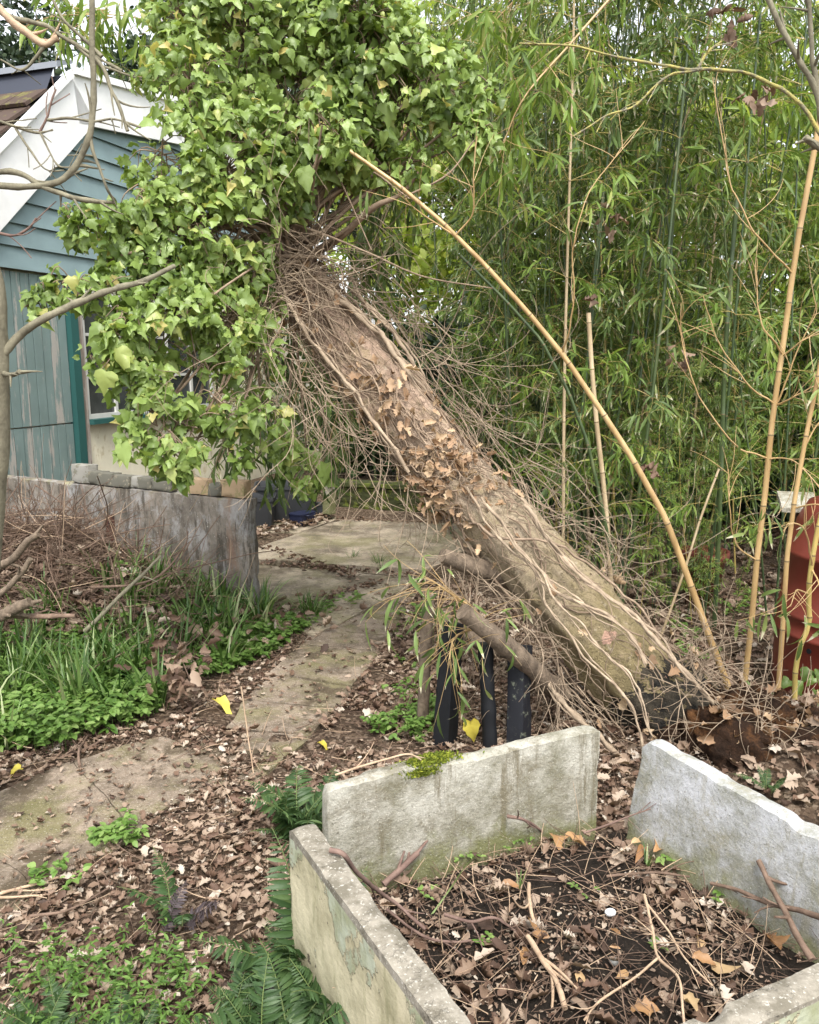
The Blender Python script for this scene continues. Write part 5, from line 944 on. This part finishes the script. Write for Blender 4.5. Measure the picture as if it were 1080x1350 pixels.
def cover(mb, mst, poly, n, size, hgt=(.03, .13), per=5):
    bb = (poly.min(0), poly.max(0)); pts = RNG.uniform(bb[0], bb[1], (n * 4, 2)); pts = pts[inpoly(pts, poly)][:n]; dn = vnoise(np.c_[pts, np.zeros(len(pts))], 5) > .22; pts = pts[dn]; k = len(pts); z = gh(pts[:, 0], pts[:, 1]); h = RNG.uniform(*hgt, k)
    for q in range(per):
        a = q / per * 6.28 + RNG.uniform(0, 6.28, k); o = np.stack([np.cos(a), np.sin(a), RNG.uniform(-.3, .35, k)], 1); p = np.stack([pts[:, 0], pts[:, 1], z + h], 1) + RNG.normal(0, .006, (k, 3)); sc_mix(mb, OVAL, p, basis(norm(o), norm(np.array([0, 0, 1]) + RNG.normal(0, .25, (k, 3)))), RNG.uniform(*size, k), np.clip(RNG.normal(.55, .2, k), 0, 1))
    for a, zz, hh in zip(pts[::2], z[::2], h[::2]): tube(mst, np.array([[a[0], a[1], zz], [a[0], a[1], zz + hh]]), .0015, 3, cap=False)
mb = MB(); ms = MB()
cover(mb, ms, pxpoly([(-80, 880), (100, 870), (200, 880), (215, 930), (190, 965), (120, 985), (60, 1010), (20, 1040), (-80, 1090)]), 2000, (.022, .05))
cover(mb, ms, pxpoly([(250, 870), (330, 830), (400, 800), (470, 785), (475, 800), (430, 815), (400, 838), (350, 870), (310, 885), (260, 900)]), 1100, (.022, .045), (.02, .07))
cover(mb, ms, pxpoly([(180, 800), (300, 790), (350, 850), (250, 900), (100, 900)]), 500, (.03, .05), (.03, .12))
mb.build('ground_cover', G['cover'], label='low round-leaved green ground cover in front of the brushwood', cat='ground cover', kind='stuff')
ms.build('cover_stems', G['grass'], label='thin green stems under the round-leaved ground cover', cat='ground cover', kind='stuff')
mb = MB(); ms = MB()
for poly, n in (([(570, 930), (550, 880), (500, 870), (510, 930), (500, 960), (560, 990)], 60), ([(470, 960), (580, 930), (600, 960), (540, 985)], 90), ([(120, 1100), (190, 1095), (190, 1130), (130, 1130)], 40), ([(510, 820), (560, 800), (570, 830), (520, 850)], 30), ([(880, 830), (1000, 780), (1010, 830), (900, 900)], 120), ([(40, 1150), (110, 1150), (110, 1190), (40, 1190)], 12)): cover(mb, ms, pxpoly(poly), n, (.015, .035), (.02, .08), 6)
for k in range(170):
    u = RNG.uniform(10, 260); v = RNG.uniform(1255, 1420); p = P(u, v, .01); w = wander(p, [RNG.normal(0, .5), RNG.normal(0, .5), 1], 7, RNG.uniform(.008, .022), .1); tube(ms, w, np.linspace(.0014, .0007, 8), 3, cap=False)
    n = 12; i = RNG.integers(2, 8, n); sc_mix(mb, [blade_tpl(.16, .3, 4)], w[i], basis(rdir(n, -.2, .6), norm(RNG.normal(0, .4, (n, 3)) + [0, 0, 1])), RNG.uniform(.012, .028, n), np.clip(RNG.normal(.35, .2, n), 0, 1))
mb.build('seedlings', G['cover'], label='scattered small green seedlings in the leaf litter', cat='seedlings', kind='stuff')
# small ivy plant on the right ground
t = thing('ground_ivy', 'dark green ivy creeping over the ground at the foot of the barrel', 'ivy', tuple(P(1050, 945, 0))); mb = MB(); mt = MB()
for k in range(75):
    u, v = RNG.normal(1055, 30), RNG.normal(948, 32); y = 3.2 - (v - 940) / 300; p = Q(u, v, y); scatter(mb, IVY[k % 6], [p], basis(np.array([[RNG.normal(0, .7), -.3, -.5]]), np.array([[RNG.normal(0, .3), -.8, .8]])), np.array([RNG.uniform(.04, .08)]), np.array([RNG.uniform(0, .22)]))
    if k % 4 == 0: tube(mt, spline([P(1050, 960, .05), (P(1050, 960, .15) + p) / 2, p], 8), .002, 4)
mb.build('foliage', G['ivy'], t); mt.build('stems', G['vine'], t)
# ------------------------------------------------------------------ leaf litter
def litter(poly, n, size, r=(.5, .24), zfn=gh, lift=(.0, .03), excl=0.9, mat='dead', tpl=DEAD, flat=.55):
    bb = (poly.min(0), poly.max(0)); p = RNG.uniform(bb[0], bb[1], (n * 3, 2)); p = p[inpoly(p, poly)][:n]
    if excl:
        for q in PATHS:
            m = inpoly(p, q); p = p[~(m & (RNG.random(len(p)) < excl))]
    m = vnoise(np.c_[p, np.zeros(len(p))], 4) + .6 * vnoise(np.c_[p, np.ones(len(p))], 11); p = p[m > RNG.uniform(.35, .85, len(p))]; k = len(p)
    z = zfn(p[:, 0], p[:, 1]) + RNG.uniform(*lift, k); d = rdir(k, -.25, .35); nn = norm(np.array([0, 0, 1]) + RNG.normal(0, flat, (k, 3))); return np.c_[p, z], basis(d, nn), RNG.uniform(*size, k), np.clip(RNG.normal(*r, k), 0, 1)
mb = MB()
near = np.array([[-2.2, .9], [.35, .9], [.2, 2.2], [.9, 2.8], [1.3, 3.0], [.9, 4.8], [-.1, 6.2], [-.35, 5.2], [-.75, 4.3], [-1.2, 3.4], [-2.2, 2.8]])
for a in (litter(near, 24000, (.016, .046), (.52, .27), lift=(0, .02), excl=.85), litter(near, 22000, (.007, .020), (.5, .27), lift=(0, .012), excl=.45), litter(np.array([[.6, 2.6], [2.6, 2.2], [3.8, 3.8], [4.2, 8.5], [1.2, 8.5], [.9, 4.5]]), 9500, (.03, .075), (.5, .22)), litter(pxpoly([(340, 690), (430, 676), (440, 686), (360, 705), (345, 712)], .03), 420, (.04, .08), (.6, .2), zfn=lambda x, y: x * 0 + .035, excl=0),
          litter(np.array([[-1.9, 4.2], [-1, 4.2], [-1.0, 5.0], [-2, 5.5]]), 500, (.03, .06)), litter(pxpoly([(460, 820), (620, 770), (700, 900), (560, 960), (430, 960)]), 2600, (.025, .06), (.5, .22), excl=.7)): sc_mix(mb, DEAD, *a)
for pl in PATHS[:2]:
    a = litter(pl, 420, (.01, .035), (.45, .22), zfn=lambda x, y: x * 0 + .018, lift=(0, .004), excl=0, flat=.25); sc_mix(mb, DEAD, *a)
for (x0, y0_), (x1, y1_) in (((350, 742), (560, 758)), ((352, 722), (470, 762)), ((440, 684), (640, 690)), ((350, 810), (500, 766))):
    k = 150; s = RNG.random(k); c = np.array([P(x0 + (x1 - x0) * q, y0_ + (y1_ - y0_) * q, .03) for q in s]) + RNG.normal(0, .04, (k, 3)) * [1, 1, 0]; sc_mix(mb, DEAD, c, basis(rdir(k, -.2, .2), norm(np.array([0, 0, 1]) + RNG.normal(0, .4, (k, 3)))), RNG.uniform(.02, .05, k), RNG.random(k) * .7)
mb.build('leaf_litter', G['dead'], label='thick layer of brown fallen leaves beside the path and under the trunk', cat='dead leaves', kind='stuff')
mb = MB(); a = litter(SP, 880, (.020, .058), (.5, .28), zfn=sh, lift=(0, .025), excl=0, flat=.6); sc_mix(mb, DEAD, *a)
a = litter(SP, 6500, (.005, .016), (.5, .28), zfn=sh, lift=(0, .01), excl=0, flat=.6); sc_mix(mb, DEAD, *a); mb.build('planter_leaves', G['dead'], label='brown fallen leaves lying on the dark soil inside the planter', cat='dead leaves', kind='stuff')
mb = MB(); TL = [(820, 1235), (800, 1250), (812, 1290), (935, 1265), (920, 1250), (730, 1098), (745, 1100), (832, 1112), (862, 1122), (700, 1230), (715, 1220), (945, 1275), (1030, 1250), (690, 1270), (848, 1115), (1015, 1240), (660, 1165), (870, 1330), (760, 1280), (905, 1312)]
for u, v in TL: q = P(u, v, .15); scatter(mb, [oval_tpl(.20, .9, .5), DEAD[3], DEAD[7], oval_tpl(.24, -.6, -.6)][u % 4], [q], basis(rdir(1, -.15, .25), np.array([[RNG.normal(0, .3), -.3, 1]])), np.array([RNG.uniform(.045, .08)]), RNG.random(1))
mb.build('tan_leaves', G['deadtan'], label='large smooth tan leaves scattered on top of the planter soil', cat='dead leaves', kind='stuff')
mb = MB()
def twigs(mb, poly, n, zfn, L=(3, 9), rr=(.0008, .002), up=.12):
    bb = (poly.min(0), poly.max(0)); p = RNG.uniform(bb[0], bb[1], (n * 3, 2)); p = p[inpoly(p, poly)][:n]
    for q in p:
        d = norm([*RNG.normal(0, 1, 2), RNG.uniform(-.02, up)]); w = wander(np.array([q[0], q[1], float(zfn(q[0], q[1])) + RNG.uniform(.005, .03)]), d, RNG.integers(*L), .022, .07); r_ = RNG.uniform(*rr); tube(mb, w, np.linspace(r_, r_ * .5, len(w)), 4, RNG.random(), cap=False)
twigs(mb, near, 2200, gh); twigs(mb, np.array([[1.2, 2.9], [2.6, 2.4], [3.0, 6], [1.3, 6]]), 400, gh); mb.build('twig_litter', G['twig'], label='fine broken twigs scattered over the leaf litter', cat='twigs', kind='stuff')
mb = MB(); twigs(mb, SP, 800, lambda x, y: sh(np.array(x), np.array(y)), (3, 9), (.0008, .0018), .3); mb.build('planter_twigs', G['twig'], label='fine dark twigs strewn over the planter soil', cat='twigs', kind='stuff')
mb = MB(); twigs(mb, near, 700, gh); twigs(mb, SP, 230, lambda x, y: sh(np.array(x), np.array(y)), (4, 10), (.0008, .0018), .5); mb.build('straw_litter', G['paletwig'], label='pale straw-like twigs scattered over litter and planter', cat='twigs', kind='stuff')
# sticks in the planter
def pst(label, pts, r0, r1, mat='twig', **k): return stick(label, [(u, v, 0, z) for u, v, z in pts], r0, r1, mat, **k)
pst('long grey stick leaning over the right planter panel', [(1130, 1235, .30), (1080, 1208, .27), (1010, 1188, .22), (940, 1165, .16)], .009, .005)
pst('pale stick crossing under the long grey one at the right', [(1000, 1135, .30), (1030, 1195, .25), (1070, 1265, .2)], .007, .008)
pst('dark reddish twig resting on the left planter panel', [(436, 1120, .46), (455, 1128, .45), (480, 1160, .33), (520, 1190, .2), (560, 1225, .16)], .007, .004, 'purpletwig')
pst('thick dark stick at the back left corner of the planter', [(505, 1165, .16), (530, 1145, .18), (552, 1125, .2)], .009, .008, 'purpletwig')
pst('dark curved twig lying across the left planter soil', [(510, 1200, .15), (560, 1235, .15), (600, 1242, .15), (622, 1240, .16)], .004, .003, 'purpletwig')
pst('bent reddish twig in the middle of the planter', [(585, 1205, .17), (620, 1215, .17), (650, 1210, .19), (673, 1222, .15)], .005, .003, 'purpletwig')
pst('crooked dark twig sticking up by the back panel', [(670, 1076, .25), (690, 1080, .25), (715, 1097, .15)], .006, .004, 'purpletwig')
pst('pale dried stalk forking at the front of the planter', [(850, 1180, .2), (862, 1230, .2), (868, 1262, .2), (895, 1290, .22), (902, 1350, .2)], .004, .003, 'paletwig')
pst('long pale dried stalk beside the forked one', [(852, 1190, .2), (880, 1225, .2), (905, 1265, .2), (940, 1300, .2)], .003, .002, 'paletwig')
pst('pale stalk curving to the left towards the near edge', [(870, 1262, .2), (830, 1295, .2), (790, 1320, .2), (770, 1345, .18)], .003, .0025, 'paletwig')
pst('short thick pale stalk in the middle of the planter', [(697, 1165, .16), (700, 1195, .18), (706, 1215, .16)], .005, .005, 'paletwig')
pst('thick pale stalk at the near side of the planter', [(695, 1235, .17), (715, 1262, .18), (735, 1300, .17), (745, 1330, .16)], .007, .007, 'paletwig')
pst('thin dark twig along the back of the right panel foot', [(800, 1155, .16), (860, 1150, .17), (910, 1155, .17)], .004, .003)
pst('thin reddish twig slanting in front of the gap between panels', [(770, 1098, .2), (820, 1080, .22), (858, 1067, .26)], .003, .002, 'purpletwig')
stick('pale curved twig lying along the top of the back panel', [(442, 1022, 0, .47), (480, 1010, 0, .48), (515, 1000, 0, .5), (540, 995, 0, .5), (555, 1002, 0, .47)], .0035, .0025, 'paletwig')
def pebble(label, u, v, s, mat):
    mb = MB(); blob(mb, P(u, v, .16), np.array([s, s * .8, s * .6]), s * .4, 40, 20, 14); mb.build('pebble', G[mat], label=label, cat='pebble')
pebble('white pebble on the planter soil', 805, 1203, .014, 'quartz'); pebble('grey oval pebble beside the tan leaves in the planter', 810, 1267, .012, 'pebble')
# shoots in planter
def shoot(label, u, v, n, L, lean=.3, mat='grass', w=None, name='shoot'):
    mb = MB(); tuft(mb, P(u, v, .13), n, (L * .7, L), .012, lean, w or [grass_tpl(.05, .3), grass_tpl(.06, .5)], .8); mb.build(name, G[mat], label=label, cat='shoot')
shoot('young green shoot near the right planter panel', 853, 1140, 6, .07, .7); shoot('pale green bulb shoot in the middle of the planter', 685, 1178, 3, .08, .3); shoot('small green shoot at the foot of the tilted panel', 1035, 1235, 4, .05, .8)
mb = MB(); c = spline([P(570, 1205, .14), P(595, 1170, .17), P(620, 1135, .25), P(652, 1115, .28)], 14); w = np.linspace(.006, .002, 14)
for o in (1,): mb.add(np.concatenate([c + [.0, .0, 0] - np.array([.8, .6, 0]) * w[:, None], c + np.array([.8, .6, 0]) * w[:, None]]), np.array([[k, k + 1, k + 15, k + 14] for k in range(13)]), .9)
mb.build('leaf_blade', G['grass'], label='single long arching pale green blade in the planter', cat='shoot')
mb = MB(); ms = MB()
for u, v, n in ((580, 1120, 9), (600, 1118, 10), (615, 1125, 6), (690, 1105, 6), (880, 1130, 9), (560, 1170, 4), (870, 1245, 4), (640, 1240, 4), (770, 1170, 4), (950, 1180, 3), (660, 1100, 5)):
    for k in range(n):
        p = P(u + RNG.normal(0, 10), v + RNG.normal(0, 7), .145); 
        for q in range(3): sc_mix(mb, OVAL, p[None], basis(rdir(1, 0, .4), np.array([[0, 0, 1.0]])), RNG.uniform(.012, .022, 1), RNG.uniform(.4, 1, 1))
mb.build('planter_seedlings', G['cover'], label='tiny green seedlings sprouting in the planter soil', cat='seedlings', kind='stuff')
# ------------------------------------------------------------------ ferns
def frond_mesh(L, seed, mat, arch=.5, dense=30, pin=.20):
    rg = np.random.default_rng(seed); mb = MB(); n = dense + 4; s = np.linspace(0, 1, n); ang = R(62) - arch * 1.6 * s ** 1.2; st = L / n; x = np.concatenate([[0], np.cumsum(np.cos(ang))[:-1]]) * st; z = np.concatenate([[0], np.cumsum(np.sin(ang))[:-1]]) * st; yv = .04 * L * np.sin(s * 3 + seed)
    c = np.stack([x, yv, z], 1); tube(mb, c, np.linspace(.0035, .001, n), 5, .9); tg = norm(np.gradient(c, axis=0)); nr = norm(np.cross(np.tile([0, 1, 0], (n, 1)), tg)) * -1; tp = blade_tpl(.10, .3, 5, .25); pos, D, N, S, Rr = [], [], [], [], []
    for k in range(3, n - 1):
        f = s[k]; ln = L * pin * (np.sin(np.pi * min(1, (f * .88 + .14))) ** .75) * rg.uniform(.85, 1.1)
        for sd_ in (-1, 1):
            if rg.random() < .04: continue
            side = np.cross(tg[k], nr[k]) * sd_; pos.append(c[k] + tg[k] * st * .25 * sd_); D.append(norm(side + tg[k] * .35 + rg.normal(0, .10, 3) - nr[k] * .0)); N.append(norm(nr[k] + rg.normal(0, .38, 3))); S.append(ln); Rr.append(np.clip(rg.normal(.45, .15), 0, 1))
    pos, D, N, S, Rr = map(np.array, (pos, D, N, S, Rr)); N = np.where((N[:, 2:] < 0), -N, N); scatter(mb, tp, pos, basis(D, N), S, Rr); return mb.mesh('frond', mat, np.zeros(3))
FR = [frond_mesh(L, k, G['fern'], a) for k, (L, a) in enumerate(((.42, .5), (.36, .7), (.48, .6), (.32, .35), (.40, .9), (.28, .6)))]
FP = [frond_mesh(L, 20 + k, G['fernpurple'], a) for k, (L, a) in enumerate(((.34, .3), (.28, .5)))]
def fern(label, u, v, n, sc, z=0.0, purple=0, dirs=None):
    p = P(u, v, z); p[2] = min(p[2], float(gh(p[0], p[1])) + .01) if z == 0 else z; t = thing('fern', label, 'fern', tuple(p), 'ferns beside the planter')
    for k in range(n):
        me = FP[k % 2] if k < purple else FR[RNG.integers(len(FR))]; o = bpy.data.objects.new('frond', me); COL.objects.link(o); o.parent = t; a = (k / n * 2 * math.pi + RNG.uniform(-.3, .3)) if dirs is None else RNG.uniform(*dirs); o.rotation_euler = (RNG.normal(0, .12), RNG.normal(-.1, .22), a); s = sc * RNG.uniform(.75, 1.15); o.scale = (s, s, s); o.location = (RNG.normal(0, .015), RNG.normal(0, .015), 0)
        if k < purple: o['label'] = 'dark purple-brown withered frond'
fern('dark green fern growing against the left end of the back panel', 392, 1112, 14, .80)
fern('small fern behind the left painted panel top', 425, 1090, 5, .6)
fern('large dark green fern nearest the flaking panel, arching left', 405, 1300, 17, .80, dirs=(.6, 4.6), purple=2)
fern('fern with long fronds pressed against the flaking cream panel', 430, 1370, 14, .75, purple=2)
fern('fern in the middle of the ferns at the bottom, left of the large one', 318, 1370, 10, .62, purple=1)
fern('broad pale green fern at the bottom edge, left of the other ferns', 165, 1420, 9, .5)
fern('small fern with a purple-brown frond standing in the leaf litter', 238, 1225, 5, .72, purple=2)
fern('fern tuft at the bottom left corner among dead leaves', 60, 1390, 7, .5)
fern('tall fern at the bottom edge beside the panel corner', 370, 1420, 14, .8)
fern('little fern at the foot of the rotten roots on the right', 1018, 1040, 6, .28, z=.12)
# yellow leaves
for u, v, z, s, l in ((285, 922, .06, .10, 'large pale yellow maple leaf lying at the edge of the path'), (421, 979, .02, .05, 'small bright yellow leaf in the litter left of the back panel'), (27, 1012, .05, .06, 'yellow leaf on the ground cover at the left edge'), (620, 950, .12, .10, 'yellow-green leaf standing in front of the black pipe post')):
    mb = MB(); p = P(u, v, z); up = v == 950; scatter(mb, IVY[1 if up else 3], [p], basis(np.array([[.2, -.2, -1.]]) if up else rdir(1, -.1, .1), np.array([[0, -1, .3]]) if up else np.array([[0, 0, 1.]])), np.array([s]), np.array([.5 if v != 922 else 1.0])); mb.build('fallen_leaf', G['yellow'], label=l, cat='leaf')
print('OBJECTS', len(bpy.data.objects))
